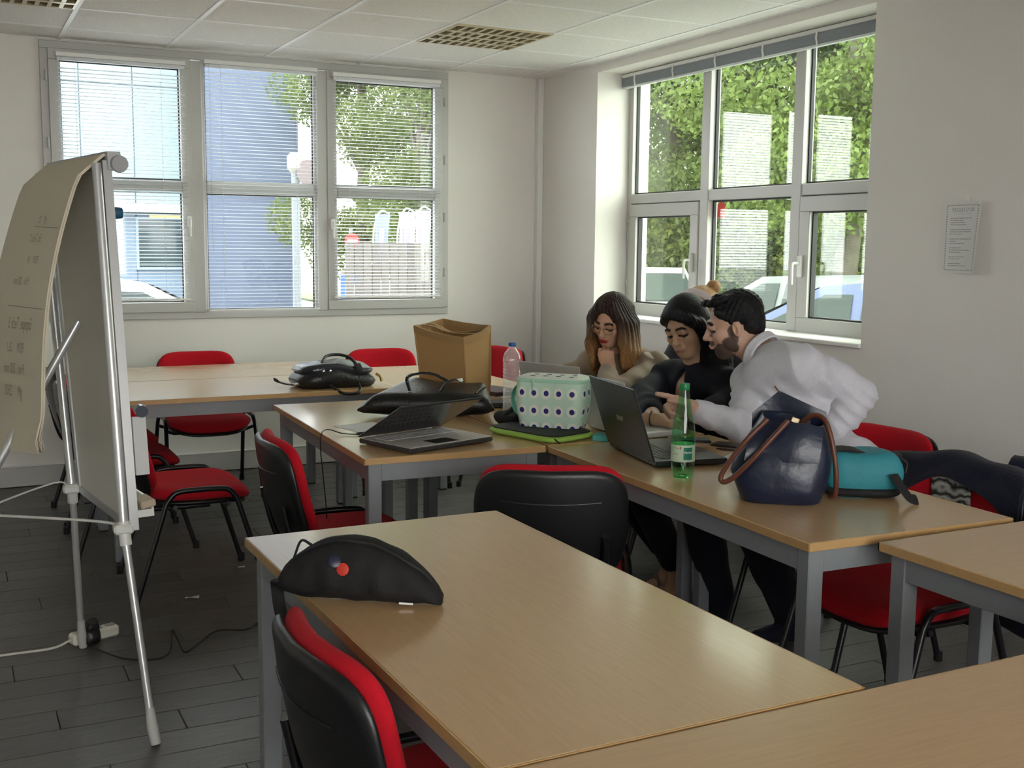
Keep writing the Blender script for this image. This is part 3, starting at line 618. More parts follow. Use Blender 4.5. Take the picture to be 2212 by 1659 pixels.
MB().tube(smooth_path([(-.055, -.09, .178), (-.05, -.094, .165), (-.052, -.094, .145)], 4), .004, 6).build('zip_pull', mat('zip_mint', (.36, .62, .46), .5), t)
# jute shopping bag
t = thing('jute_bag', 'open brown jute shopping bag standing upright on the table', 'bag', (2.02, 4.60, TH))
jute_m = wave_mat('jute_weave', (.50, .31, .125), (.38, .22, .08), 260, 1.2, .9, bump=.4); hem_m = mat('jute_hem', (.36, .22, .09), .85, var=.12, vscale=120)
cn = [(-.125, .10), (-.03, -.185), (.125, -.105), (.04, .185)]
def jring(z, s, ins=0., bulge=.0, dz=(0, 0, 0, 0), sh=(0, 0)):
    o = []; n = 7
    for k in range(4):
        a = np.array(cn[k])*s; b = np.array(cn[(k+1) % 4])*s; nr = np.array([b[1]-a[1], a[0]-b[0]]); nr /= np.linalg.norm(nr)
        for j in range(n):
            u = j/n; p = a+(b-a)*u; p = p+nr*(bulge*math.sin(math.pi*u)-(0 if j else 0)); c = -p/np.linalg.norm(p)*ins; o.append((p[0]+c[0]+sh[0], p[1]+c[1]+sh[1], z+dz[k]*(1-u)+dz[(k+1) % 4]*u-.006*math.sin(math.pi*u)*(1 if z > .2 else 0)))
    return o
dz = (.004, -.028, .014, .026)
R_ = [jring(0, .93), jring(.01, .98), jring(.1, 1.0, bulge=-.003), jring(.2, 1.03, bulge=.004, sh=(-.006, .0)), jring(.30, 1.07, bulge=.010, dz=dz, sh=(-.014, 0)), jring(.335, 1.08, bulge=.012, dz=dz, sh=(-.016, 0))]
R_ += [jring(.335, 1.08, .005, .012, dz, (-.016, 0)), jring(.28, 1.06, .005, .009, dz, (-.014, 0)), jring(.1, 1., .005, 0), jring(.014, .97, .006)]
MB().loft(R_).build('bag_wall', jute_m, t, 40)
MB().loft([jring(.306, 1.085, -.0015, .011, dz, (-.015, 0)), jring(.337, 1.09, -.0015, .013, dz, (-.016, 0)), jring(.337, 1.07, .007, .012, dz, (-.016, 0)), jring(.306, 1.06, .007, .010, dz, (-.015, 0))], False).build('hem', hem_m, t, 40)
for k in range(4):
    MB().tube([tuple(np.array(r[k*7])) for r in (R_[0], R_[2], R_[3], R_[5])], .0045, 6).build('seam', hem_m, t)
q = R_[5]
for a, b, c in ((q[24], (-.0, .03, .30), q[10]), (q[26], (.05, .0, .29), q[12])):
    MB().tube(smooth_path([a, (a[0]*.7+b[0]*.3, a[1]*.7+b[1]*.3, a[2]-.005), ((a[0]+c[0])/2, (a[1]+c[1])/2, .315), c], 5), .013, 6, flat=.15).build('handle', hem_m, t, 60)
# bottles
def lathe_bottle(prof, n, fn=None):
    m = MB(); rings = []
    for r, z in prof: rings.append([(r*(fn(k/n, z) if fn else 1)*math.cos(2*math.pi*k/n), r*(fn(k/n, z) if fn else 1)*math.sin(2*math.pi*k/n), z) for k in range(n)])
    return m.loft(rings)
pet_m = glassmat('clear_pet', (.93, .95, .97), 1.6, .05, 1., .2)
t = thing('water_bottle', 'clear ribbed plastic water bottle with blue cap beside the jute bag', 'bottle', (2.106, 4.203, TH)); pr = [(.028, 0), (.036, .006), (.038, .02)]
for k in range(13): z = .03+k*.0145; pr += [(.0385 if not 5 < k < 8 else .0355, z), (.0355 if not 5 < k < 8 else .033, z+.007)]
pr += [(.0385, .222), (.038, .232), (.032, .255), (.018, .272), (.0125, .278), (.0125, .286)]
lathe_bottle(pr, 28).build('bottle_body', pet_m, t, 30); MB().lathe([(.0155, .283), (.016, .284), (.016, .297), (.015, .2985)], 20).build('cap', mat('cap_blue', (.01, .08, .32), .4), t)
t = thing('sparkling_water_bottle', 'green plastic bottle with green cap and white label', 'bottle', (2.003, 2.822, TH)); gr = glassmat('green_pet', (.50, .90, .62), 1.5, .03)
lobes = lambda u, z: 1-.16*max(0, 1-z/.045)*(.5+.5*math.cos(u*2*math.pi*5)) if z < .045 else 1
prg = [(.018, .006), (.030, .001), (.034, .010), (.036, .030), (.0365, .05), (.0365, .12), (.0362, .135), (.034, .155), (.029, .185), (.023, .215), (.0175, .245), (.0148, .262), (.0140, .272)]
lathe_bottle(prg, 40, lobes).build('bottle_body', gr, t, 45)
MB().lathe([(.0150, .270), (.0155, .271), (.0155, .288), (.0145, .290)], 22).build('cap', mat('cap_green', (.01, .22, .07), .4), t)
lb0 = MB().lathe([(.0368, .052), (.0370, .052), (.0370, .104), (.0368, .104)], 40, cap=False).build('label', mat('bottle_label', (.70, .80, .66), .55, trans=.25), t)
def lab(x, y, z=0): a = x/.0373+math.atan2(-2.822, -2.003); return (.0373*math.cos(a), .0373*math.sin(a), .078+y)
gp = mat('label_green', (.01, .20, .12), .6)
def lrect(x0, x1, y0, y1, m, nm='print_block'):
    MB().grid(8, 1, lambda u, v: lab(x0+(x1-x0)*u, y0+(y1-y0)*v)).build(nm, m, t, 60)
lrect(.002, .031, -.018, .019, gp); lrect(-.030, -.014, .016, .0172, ink_m); lrect(-.031, -.014, -.002, -.0008, ink_m); lrect(-.010, -.006, .014, .021, mat('label_red', (.5, .04, .02), .6))
link('lettering', text_mesh('Perrier', .0095, bold=.0003, font_shear=.2, mapfn=lambda x, y, z: tuple(c*1.008 if i < 2 else c for i, c in enumerate(lab(.0165+x, .004+y)))), mat('label_white_ink', (.8, .85, .8), .6), t)
# black leather shoulder bag leaning on the jute bag
t = thing('leather_handbag', 'black leather shoulder bag with studded strap lying against the jute bag', 'bag', (0, 0, 0))
P0, P1 = Vector((1.475, 4.34, TH+.032)), Vector((1.99, 4.13, TH+.03)); Q0, Q1 = ony(892, 815, 4.50), ony(1046, 828, 4.33)
nb = (P1-P0).cross(Q0-P0).normalized();
if nb.y > 0: nb = -nb
def lbag(u, v, s):
    a = P0.lerp(P1, u); b = Q0.lerp(Q1, u); p_ = a.lerp(b, v); p_ = p_+Vector((0, 0, -.014))*math.sin(math.pi*u)*(v**2)
    th = (.036+.018*math.sin(math.pi*u))*(1-v)**.6*min(1, .35+v*6)+.0055; e = min(1, min(u, 1-u)*14)**.5; th = th*(.25+.75*e)
    p_ = p_+nb*(s*th)+nb*.006*math.sin(u*9+v*4)*(1-v); return tuple(p_)
rg = []
for i in range(25):
    u = i/24; rg.append([lbag(u, v/8, 1) for v in range(9)]+[lbag(u, v/8, -1) for v in range(8, -1, -1)])
body = MB().loft(rg).build('bag_body', leather_m, t, 60)
st_ = smooth_path([lbag(.30, .30, 1.1), lbag(.20, .52, 2.2), lbag(.26, .68, 2.6), lbag(.42, .66, 2.4), lbag(.60, .56, 1.5)], 8)
MB().tube(st_, .0075, 8, flat=.5).build('strap', leather_m, t, 60)
MB().tube(smooth_path([lbag(.58, .18, 1.2), lbag(.60, .36, 1.6), lbag(.66, .52, 1.9), lbag(.72, .58, 1.6)], 6), .0075, 8, flat=.5).build('strap', leather_m, t, 60)
for k in range(4, 30, 4): MB().lathe([(.0034, -.001), (.003, .002), (.001, .003)], 8).build('stud', chrome_m, t, 40, Vector(st_[k])+nb*.006, nb.to_track_quat('Z', 'Y').to_euler())
MB().box((0, 0, 0), (.030, .018, .006), .002).build('buckle', chrome_m, t, 30, Vector(lbag(.71, .58, 1.6))+nb*.008, (RD(60), 0, RD(20)))
MB().tube(smooth_path([lbag(.86, .18, 1.15), lbag(.92, .50, 1.3), lbag(.985, .74, 1.2)], 5), .004, 6).build('piping', leather_m, t)
# satchel
t = thing('satchel', 'black leather satchel with two handles lying on the long table', 'bag', (1.700, 5.385, TH), RD(2))
def sfn(x, y, z): return (x*(1+.0*z), y+.01*math.sin(x*16), z+.010*math.cos(x*15+.6)*(1 if z > 0 else 0)-.05*max(0, y/.13)**2*.2+.012*(x > .05)*math.sin(y*14))
MB().pillow(.405, .27, .082, 4.5, 44, sfn, sharp=.42, rings=6).build('lower_compartment', leather_m, t, 60, (0, 0, .042))
MB().pillow(.385, .245, .050, 4, 44, sfn, sharp=.5, rings=6).build('flap_top', mat('leather_shiny', (.02, .023, .03), .22, bump=.25, bscale=60), t, 60, (.005, .01, .090))
MB().tube(smooth_path([(-.075, -.08, .105), (-.07, -.06, .125), (-.035, -.02, .150), (.03, -.005, .154), (.08, -.03, .140), (.105, -.07, .105)], 6), .0075, 8).build('handle', leather_m, t, 60)
MB().tube(smooth_path([(-.06, -.125, .02), (-.05, -.16, .012), (-.02, -.205, -.012), (.04, -.215, -.016), (.075, -.195, -.004), (.09, -.13, .02)], 6), .0075, 8).build('handle', leather_m, t, 60)
for x in (-.085, -.05): MB().lathe([(.006, 0), (.005, .004), (.001, .006)], 10).build('stud', chrome_m, t, 40, (x, -.118, .088), (RD(70), 0, 0))
for x in (-.068, .103): B('handle_tab', (x, -.095, .098), (.036, .05, .008), leather_m, t, .002, (RD(35), 0, 0))
MB().tube(smooth_path([(-.2, -.09, .03), (-.225, -.10, .028), (-.235, -.10, .026)], 3), .006, 6).build('strap_ring', chrome_m, t)
MB().tube(smooth_path([(-.235, -.10, .028), (-.27, -.11, .035), (-.315, -.12, .05), (-.32, -.125, .058)], 5), .019, 8, flat=.3).build('strap_end', leather_m, t, 60)
MB().tube(smooth_path([(.20, -.08, .06), (.222, -.085, .045), (.228, -.09, .02)], 4), .008, 6).build('strap_clip', mat('brass', (.45, .33, .15), .3, metal=.9), t)
# half-moon pouch on the front table
t = thing('belt_pouch', 'black nylon half-moon pouch with a red button badge, strap hanging off the table', 'bag', (0, 0, 0))
A_, B_ = Vector((.575, 2.190, TH+.002)), Vector((.850, 1.985, TH+.002)); axp = (B_-A_).normalized(); ndp = Vector((axp.y, -axp.x, 0)); ndp = ndp if ndp.y < 0 else -ndp
def pouch(s, a, off=0.):
    h_ = .118*(math.sin(math.pi*min(1, max(0, s**.85)))**.62)+.006; b_ = .052*(math.sin(math.pi*s)**.5)+.006
    c = A_.lerp(B_, s); lean = .35
    ca, sa = math.cos(a), math.sin(a); y_ = -ca*b_*(1 if sa > 0 else 1); zz = h_*(.5+.5*sa) if True else 0
    ex = abs(sa)**.8*math.copysign(1, sa); zz = h_*(.5+.5*ex)
    wr_ = .003*math.sin(s*23+a*3)+.002*math.sin(s*41)
    p_ = c+ndp*(-y_*0+b_*ca*.9-lean*(zz-.02)*.45+wr_)+Vector((0, 0, zz+.012*(s < .12)*(1-s/.12)))
    return p_+ndp*off*ca+Vector((0, 0, off*sa))
rg = [[tuple(pouch(.01+.98*i/30, 2*math.pi*k/22)) for k in range(22)] for i in range(31)]
MB().loft(rg).build('pouch_body', nylon_m, t, 60)
for nm, px, r, m in (('badge', (741, 1230), .0125, mat('badge_red', (.55, .04, .02), .5)), ('badge', (722, 1214), .012, mat('badge_navy', (.012, .018, .04), .35))):
    best = min(((ray(*px).normalized().cross((pouch(s, a)-Vector((0, 0, CZ))).normalized()).length+(9 if (pouch(s, a)-A_.lerp(B_, s)).dot(ndp) < 0 else 0), s, a) for s in np.linspace(.1, .9, 60) for a in np.linspace(-1.4, 1.5, 60)), key=lambda q: q[0])
    s, a = best[1], best[2]; p_ = pouch(s, a); n_ = (pouch(s, a+.05)-pouch(s, a-.05)).cross(pouch(s+.01, a)-pouch(s-.01, a)).normalized()
    if n_.dot(Vector((0, 0, CZ))-p_) < 0: n_ = -n_
    MB().lathe([(r, -.004), (r, .0025), (r*.8, .0035), (.0005, .004)], 20).build(nm, m, t, 40, p_+n_*.002, n_.to_track_quat('Z', 'Y').to_euler())
MB().tube([tuple(pouch(s, 1.05, .002)) for s in np.linspace(.12, .93, 24)], .0028, 6).build('zip', mat('zip_black', (.02, .02, .022), .3), t)
p_ = pouch(.80, -.9, .002); MB().box((0, 0, 0), (.028, .0012, .004)).build('tag', white_m, t, 0, p_, (0, 0, math.atan2(axp.y, axp.x)))
L0 = pouch(.02, .2)
MB().tube(smooth_path([tuple(L0), tuple(onx(598, 1262, .578)), tuple(onx(606, 1320, .580)), tuple(onx(630, 1400, .575)), tuple(onx(655, 1440, .565)), tuple(onx(690, 1465, .555))], 6), .0125, 8, flat=.28).build('strap', nylon_m, t, 60)
MB().box((0, 0, 0), (.03, .012, .04), .003).build('strap_buckle', black_m, t, 30, onx(682, 1470, .555), (RD(20), 0, RD(20)))
MB().tube(smooth_path([tuple(pouch(.10, 1.2)), tuple(pouch(.14, 1.5, .022)), tuple(pouch(.20, 1.5))], 5), .0028, 6).build('loop', nylon_m, t)
# navy tote with brown handles, base on the table
t = thing('tote_bag', 'navy nylon tote bag with brown leather handles behind the table corner', 'bag', (2.08, 2.455, TH), RD(-38))
tn_m = mat('navy_nylon', (.010, .016, .040), .33, bump=.8, bscale=9, var=.15, vscale=6); br_m = mat('brown_leather', (.115, .035, .018), .4, bump=.1, bscale=200)
def tring(z, w_, d_, cx=0., cy=0., n=3.2, seg=36, wob=.0, tl=0., sx=0.):
    o = []
    for k in range(seg):
        a = 2*math.pi*k/seg; ca, sa = math.cos(a), math.sin(a); g = 1+wob*math.sin(5*a+z*30)
        x = w_/2*g*math.copysign(abs(ca)**(2/n), ca); y = d_/2*g*math.copysign(abs(sa)**(2/n), sa); o.append((x+cx, y+cy, z+tl*x+sx*y))
    return o
def tr2(z, x0, x1, d_, cy=0., n=3.2, wob=.02, tl=0., sx=0.): return tring(z, x1-x0, d_, (x0+x1)/2, cy, n, 40, wob, tl, sx)
rg = [tr2(.0, -.100, .098, .15, n=4, wob=0), tr2(.006, -.112, .108, .165, n=4, wob=0), tr2(.045, -.130, .122, .175), tr2(.085, -.142, .130, .175), tr2(.125, -.125, .132, .16, wob=.03), tr2(.165, -.100, .130, .14, .005, wob=.035), tr2(.20, -.078, .124, .115, .012, wob=.035), tr2(.228, -.058, .116, .09, .018, wob=.03, tl=-.10, sx=.2),
      tr2(.226, -.052, .110, .08, .018, wob=.03, tl=-.10, sx=.2), tr2(.17, -.085, .115, .10, .01), tr2(.08, -.11, .11, .12)]
MB().loft(rg).build('bag_body', tn_m, t, 60)
# tall back panel drawn up to a point, lower front panel folding outwards
def bpan(u, v):
    x = -.085+.205*u; top = .298-.42*max(0, x+.012)-.9*max(0, -.012-x); z0 = .16; z = z0+(top-z0)*v; return (x, .062+.008*math.sin(u*6)+.006*v, z)
MB().sheet(14, 8, bpan, .004).build('back_panel', tn_m, t, 60)
def fpan(u, v):
    x = -.105+.20*u; top = .225-.55*max(0, -.035-x)-.25*max(0, x-.05); z0 = .12; z = z0+(top-z0)*v; return (x+.012*v, -.078+.030*v**2+.006*math.sin(u*7), z)
MB().sheet(12, 8, fpan, .004).build('front_panel', tn_m, t, 60)
MB().tube(smooth_path([(-.045, -.066, .235), (-.09, -.085, .19), (-.135, -.085, .13), (-.165, -.08, .075), (-.158, -.085, .058), (-.13, -.09, .075), (-.08, -.10, .13), (-.03, -.092, .19), (.01, -.075, .235)], 6), .0075, 8).build('handle', br_m, t, 60)
MB().tube(smooth_path([(.05, .0, .22), (.078, -.02, .245), (.108, -.04, .235), (.128, -.055, .18), (.142, -.06, .10), (.144, -.05, .035), (.132, -.03, .02)], 6), .0075, 8).build('handle', br_m, t, 60)
MB().box((0, 0, 0), (.022, .006, .016), .002).build('zip_pull', mat('pale_brass', (.75, .62, .42), .25, metal=.9), t, 30, (.030, -.045, .232), (0, RD(20), 0))
MB().tube([(-.010, .066, .292), (-.026, .068, .312)], .0025, 6).build('leather_tab', br_m, t)
# teal bag
t = thing('drawstring_pouch', 'teal fabric bag with black straps lying beside the navy tote', 'bag', (2.330, 2.405, TH), RD(-33))
teal_m = mat('teal_fabric', (.020, .22, .27), .65, bump=.35, bscale=22, var=.1, vscale=14)
MB().pillow(.225, .135, .128, 4, 40, lambda x, y, z: (x, y+.012*z*8*.1, z*(1-.05*math.sin(x*18))+.006*math.sin(x*30+y*20)), sharp=.2, rings=7).build('bag_body', teal_m, t, 60, (0, 0, .066))
MB().pillow(.218, .138, .034, 4, 36, sharp=.9).build('black_base', nylon_m, t, 60, (-.004, -.004, .018))
MB().sheet(8, 3, lambda u, v: (-.105+.21*u, -.03+.07*v, .124+.008*math.sin(u*6)), .006).build('black_flap', nylon_m, t, 60)
MB().tube(smooth_path([(.075, -.07, .075), (.09, -.085, .05), (.112, -.10, .018), (.135, -.095, .010)], 5), .02, 8, flat=.2).build('strap', nylon_m, t, 60)
MB().tube(smooth_path([(.10, -.02, .115), (.118, -.03, .10), (.113, -.04, .075)], 4), .003, 6).build('zip_pull', black_m, t)
# small things round the black laptop
flat('smartphone', 'dark smartphone lying between the pale laptop and the black laptop', 'phone', 2.40, 3.345, TH, (.075, .15, .009), 62, black_m)
flat('smartphone', 'dark smartphone lying beside the sleeve of the white shirt', 'phone', 2.475, 3.185, TH, (.07, .14, .009), 30, mat('phone_case_brown', (.05, .04, .035), .4))
flat('paper_sheet', 'white sheet of paper under the pen beside the navy tote', 'paper', 2.412, 2.965, TH, (.20, .22, .0012), 35, paper_m, 0)
t = thing('pen', 'brown ballpoint pen lying across the corner of the black laptop', 'pen', (2.335, 2.992, TH+.0255), RD(-52))
MB().tube([(-.065, 0, .005), (-.05, 0, .005), (.06, 0, .005), (.072, 0, .005)], [.002, .005, .0055, .004], 10).build('pen_barrel', mat('pen_brown', (.10, .05, .035), .3), t); B('pen_clip', (.04, 0, .0105), (.04, .004, .0015), chrome_m, t)
flat('notebook', 'teal notebook beside the polka-dot bag', 'notebook', 2.135, 3.475, TH, (.10, .07, .022), -46, mat('notebook_teal', (.08, .38, .34), .6))
# papers by the silver laptop
flat('paper_sheet', 'grey printed sheet beside the half-closed silver laptop', 'paper', 1.432, 4.075, TH, (.175, .235, .0012), 12, mat('paper_grey', (.62, .62, .61), .8), 0)
t = thing('pen', 'thin black pen lying at the edge of the grey printed sheet', 'pen', (1.395, 3.965, TH), RD(15)); MB().tube([(-.06, 0, .0045), (-.05, 0, .0045), (.055, 0, .0045), (.065, 0, .0045)], [.0015, .004, .0045, .003], 8).build('pen_barrel', black_m, t); B('pen_clip', (.04, 0, .009), (.03, .003, .001), chrome_m, t)
tag(MB().tube(smooth_path([(1.345, 3.93, TH+.004), (1.29, 3.965, TH+.006), (1.24, 3.98, TH+.022), (1.205, 3.95, TH+.012), (1.195, 3.93, .70), (1.195, 3.90, .60), (1.20, 3.88, .45), (1.19, 3.86, .2), (1.17, 3.9, .02), (1.12, 4.10, .01)], 6), .0022, 6).build('earphone_cable', black_m), 'thin black cable hanging over the edge of the silver-laptop table', 'cable')
# books and wallet behind the jute bag
flat('book', 'thick book with white pages under the striped one behind the water bottle', 'book', 2.235, 4.62, TH, (.15, .22, .028), 20, mat('book_pages', (.72, .70, .66), .7))
flat('book', 'dark covered book on top of the white one behind the water bottle', 'book', 2.235, 4.63, TH+.028, (.15, .215, .020), 12, mat('book_maroon', (.05, .015, .03), .5))
flat('wallet', 'small black wallet in front of the books behind the water bottle', 'wallet', 2.15, 4.40, TH, (.085, .11, .024), -20, leather_m, .006)
t = thing('pouch_bag', 'small black cloth bundle beside the polka-dot bag', 'bag', (1.965, 3.90, TH), RD(10)); MB().pillow(.16, .13, .07, 2.6, 28, lambda x, y, z: (x, y, z+.008*math.sin(x*60)+.006*math.sin(y*80)), sharp=1.).build('bundle_body', nylon_m, t, 60, (0, 0, .034)); MB().tube(smooth_path([(-.06, -.02, .05), (-.03, -.05, .075), (.02, -.05, .07)], 4), .006, 6).build('loop', nylon_m, t)
# jacket on the chair back
t = thing('jacket', 'navy jacket with grey patterned lining hung over a red chair back', 'jacket', (2.505, 2.425, 0), RD(90))
jk_m = mat('navy_wool', (.006, .008, .020), .9, bump=.35, bscale=160, var=.2, vscale=20, sheen=.1, spec=.2)
def drape(u, v): # u across chair (local x), v: 0 front hem .. 1 rear hem
    x = (u-.5)*(.52+.10*max(0, v-.3)); th = v*4.2
    top = .803-.035*(2*abs(u-.5))**2.2
    if v < .2: q = v/.2; y = -.245+.03*(1-q); z = top-.055*(1-q)**.7*(1+1.6*(2*abs(u-.5))**2); 
    elif v < .36: q = (v-.2)/.16; y = -.245-.07*q; z = top+.012*math.sin(q*math.pi)
    else: q = (v-.36)/.64; y = -.315-.03*q-.03*math.sin(q*3); z = top-.50*q
    y -= .045*(2*abs(u-.5))**2*-.6
    return (x+.012*math.sin(v*9+u*4), y+.010*math.sin(u*17+v*5)*min(1, v*2), z+.006*math.sin(u*13))
MB().sheet(26, 26, drape, .014).build('jacket_back', jk_m, t, 60)
def sleeve(pts, r): MB().tube(smooth_path(pts, 5), r, 12, flat=.7).build('sleeve', jk_m, t, 60)
sleeve([(-.22, -.30, .77), (-.265, -.33, .73), (-.29, -.35, .6), (-.28, -.36, .42), (-.27, -.35, .30)], .062); sleeve([(.23, -.30, .76), (.27, -.33, .70), (.285, -.34, .55), (.28, -.34, .40)], .055)
sleeve([(-.12, -.33, .80), (-.2, -.36, .795), (-.30, -.40, .76), (-.36, -.42, .66), (-.37, -.42, .5)], .05)
lin_m = wave_mat('maze_lining', (.012, .012, .013), (.42, .42, .38), 12, 9., .8, 'RINGS', dscale=1.6)
MB().sheet(10, 8, lambda u, v: (-.065+.15*u+.02*v, -.222-.020*v+.004*math.sin(u*9), .64+.135*v), .003).build('lining', lin_m, t, 60)
# ------------------------------------------------------------------ people: signed-distance figures, one continuous skin mesh each
class SDF:
    def __init__(s): s.p = []
    def cone(s, a, b, ra, rb, k=.015, c=0, bias=0.):
        a = np.array(a, float); b = np.array(b, float); s.p.append(('c', a, b, ra, rb, k, c, bias, False)); return s
    def chain(s, pts, rs, k=.015, c=0):
        for i in range(len(pts)-1): s.cone(pts[i], pts[i+1], rs[i], rs[i+1], k, c)
        return s
    def ell(s, o, r, M=None, k=.015, c=0, bias=0., sub=False):
        s.p.append(('e', np.array(o, float), np.array(r, float), np.eye(3) if M is None else np.array(M, float), 0, k, c, bias, sub)); return s
    @staticmethod
    def d(q, X, Y, Z):
        if q[0] == 'c':
            a, b, ra, rb = q[1:5]; ba = b-a; l2 = ba@ba+1e-12; px, py, pz = X-a[0], Y-a[1], Z-a[2]
            t = np.clip((px*ba[0]+py*ba[1]+pz*ba[2])/l2, 0, 1)
            return np.sqrt((px-ba[0]*t)**2+(py-ba[1]*t)**2+(pz-ba[2]*t)**2)-(ra+(rb-ra)*t)
        o, r, M = q[1:4]; px, py, pz = X-o[0], Y-o[1], Z-o[2]
        u = [(M[i, 0]*px+M[i, 1]*py+M[i, 2]*pz) for i in range(3)]
        k0 = np.sqrt((u[0]/r[0])**2+(u[1]/r[1])**2+(u[2]/r[2])**2); k1 = np.sqrt((u[0]/r[0]**2)**2+(u[1]/r[1]**2)**2+(u[2]/r[2]**2)**2)+1e-9
        return k0*(k0-1)/k1
    def bounds(s, q):
        if q[0] == 'c':
            R_ = max(q[3], q[4]); return np.minimum(q[1], q[2])-R_, np.maximum(q[1], q[2])+R_
        e = np.abs(q[3].T)@q[2]; return q[1]-e, q[1]+e
    def mesh(s, h, disp=None, cut=None):
        bs = [s.bounds(q) for q in s.p if not q[8]]; lo = np.min([b[0] for b in bs], 0)-3*h; hi = np.max([b[1] for b in bs], 0)+3*h
        n = np.ceil((hi-lo)/h).astype(int)+1; F = np.full(n, .05, np.float32); g = [lo[i]+h*np.arange(n[i]) for i in range(3)]
        for q in s.p:
            k = q[5]; b0, b1 = s.bounds(q); m = k+3*h; i0 = np.clip(((b0-m-lo)/h).astype(int), 0, n-1); i1 = np.clip(((b1+m-lo)/h).astype(int)+2, 1, n)
            sl = tuple(slice(i0[i], i1[i]) for i in range(3)); X = g[0][sl[0]][:, None, None]; Y = g[1][sl[1]][None, :, None]; Z = g[2][sl[2]][None, None, :]
            D = s.d(q, X, Y, Z).astype(np.float32); f = F[sl]
            if q[8]: hh = np.clip(.5-.5*(f+D)/k, 0, 1); F[sl] = f+( -D-f)*hh+k*hh*(1-hh)
            else: hh = np.clip(.5+.5*(D-f)/k, 0, 1); F[sl] = D+(f-D)*hh-k*hh*(1-hh)
        if disp is not None: F = F+disp(g[0][:, None, None], g[1][None, :, None], g[2][None, None, :]).astype(np.float32)*(np.abs(F) < .04)
        if cut is not None: F = np.maximum(F, cut(g[0][:, None, None], g[1][None, :, None], g[2][None, None, :]).astype(np.float32))
        F[0] = F[-1] = .05; F[:, 0] = F[:, -1] = .05; F[:, :, 0] = F[:, :, -1] = .05
        neg = F < 0; c8 = np.zeros(n-1, np.int8); N1 = n-1
        cs = [(a, b, c) for a in (0, 1) for b in (0, 1) for c in (0, 1)]
        for a, b, c in cs: c8 += neg[a:a+N1[0], b:b+N1[1], c:c+N1[2]]
        act = np.argwhere((c8 > 0) & (c8 < 8)); ids = np.full(N1, -1, np.int32); ids[tuple(act.T)] = np.arange(len(act))
        acc = np.zeros((len(act), 3)); cnt = np.zeros(len(act))
        for a in cs:
            for ax in range(3):
                if a[ax]: continue
                b = list(a); b[ax] = 1; f1 = F[tuple((act+a).T)]; f2 = F[tuple((act+b).T)]; x = (f1 < 0) != (f2 < 0); t = np.where(x, f1/(f1-f2+1e-12), 0)
                pp = np.tile(np.array(a, float), (len(act), 1)); pp[:, ax] += t; acc += pp*x[:, None]; cnt += x
        V_ = lo+h*(act+acc/cnt[:, None]); fs = []
        for ax in range(3):
            sl1 = [slice(1, -1)]*3; sl1[ax] = slice(0, -1); sl2 = [slice(1, -1)]*3; sl2[ax] = slice(1, None)
            e = np.argwhere(neg[tuple(sl1)] != neg[tuple(sl2)])+[0 if i == ax else 1 for i in range(3)]
            if not len(e): continue
            sg = neg[tuple(e.T)]; o1, o2 = [(1, 2), (2, 0), (0, 1)][ax]; q = []
            for d1, d2 in ((0, 0), (-1, 0), (-1, -1), (0, -1)):
                c = e.copy(); c[:, o1] += d1; c[:, o2] += d2; q.append(ids[tuple(c.T)])
            q = np.stack(q, 1); q[~sg] = q[~sg][:, ::-1]; fs.append(q[(q >= 0).all(1)])
        return V_, np.concatenate(fs)
    def cols(s, V_, pal):
        D = np.stack([s.d(q, V_[:, 0], V_[:, 1], V_[:, 2])-q[7] for q in s.p if not q[8]]); ci = [q[6] for q in s.p if not q[8]]
        nc = max(ci)+1; m = np.full((nc, len(V_)), 9.)
        for k_, c in enumerate(ci): m[c] = np.minimum(m[c], D[k_])
        w_ = np.exp(-np.clip((m-m.min(0))/.0006, 0, 40)); w_ /= w_.sum(0); return w_.T@np.array(pal, float)[:nc]
def fig_mesh(name, parts, material, parent, smooth_it=1):
    """parts: list of (verts, faces, colours) joined into one mesh"""
    V_, F_, C_, off = [], [], [], 0
    for v, f, c in parts: V_.append(v); F_.append(f+off); C_.append(c); off += len(v)
    V_ = np.concatenate(V_); F_ = np.concatenate(F_); C_ = np.concatenate(C_)
    me = bpy.data.meshes.new(name); me.vertices.add(len(V_)); me.vertices.foreach_set('co', V_.astype(np.float32).ravel())
    me.loops.add(len(F_)*4); me.loops.foreach_set('vertex_index', F_.astype(np.int32).ravel()); me.polygons.add(len(F_)); me.polygons.foreach_set('loop_start', np.arange(0, len(F_)*4, 4, dtype=np.int32)); me.polygons.foreach_set('loop_total', np.full(len(F_), 4, np.int32))
    me.update(); me.validate(); ca = me.color_attributes.new('Col', 'FLOAT_COLOR', 'POINT'); ca.data.foreach_set('color', np.concatenate([C_, np.ones((len(C_), 1))], 1).astype(np.float32).ravel())
    me.shade_smooth(); me.materials.append(material); return link(name, me, None, parent)
def piece(s, h, pal, disp=None, cut=None):
    v, f = s.mesh(h, disp, cut); return v, f, s.cols(v, pal)
def frame(fwd, roll=0.):
    """rows: forward, left, up"""
    f = np.array(fwd, float); f /= np.linalg.norm(f); l = np.cross([0, 0, 1], f); l /= np.linalg.norm(l); u = np.cross(f, l)
    c, s_ = math.cos(roll), math.sin(roll); return np.array([f, c*l+s_*u, -s_*l+c*u])
skin_m = mat('skin', (.6, .4, .3), .48, attr='Col', sss=.06, var=.03, vscale=60, spec=.35)
cloth_m = mat('clothing', (.5, .5, .5), .8, attr='Col', var=.05, vscale=90, bump=.15, bscale=350, sheen=.03, spec=.15)
hair_m = mat('hair', (.05, .03, .02), .5, attr='Col', var=.25, vscale=120, bump=.35, bscale=160, spec=.18)
SK, LIP, DRK, WHT, LID, BRD = 0, 1, 2, 3, 4, 5
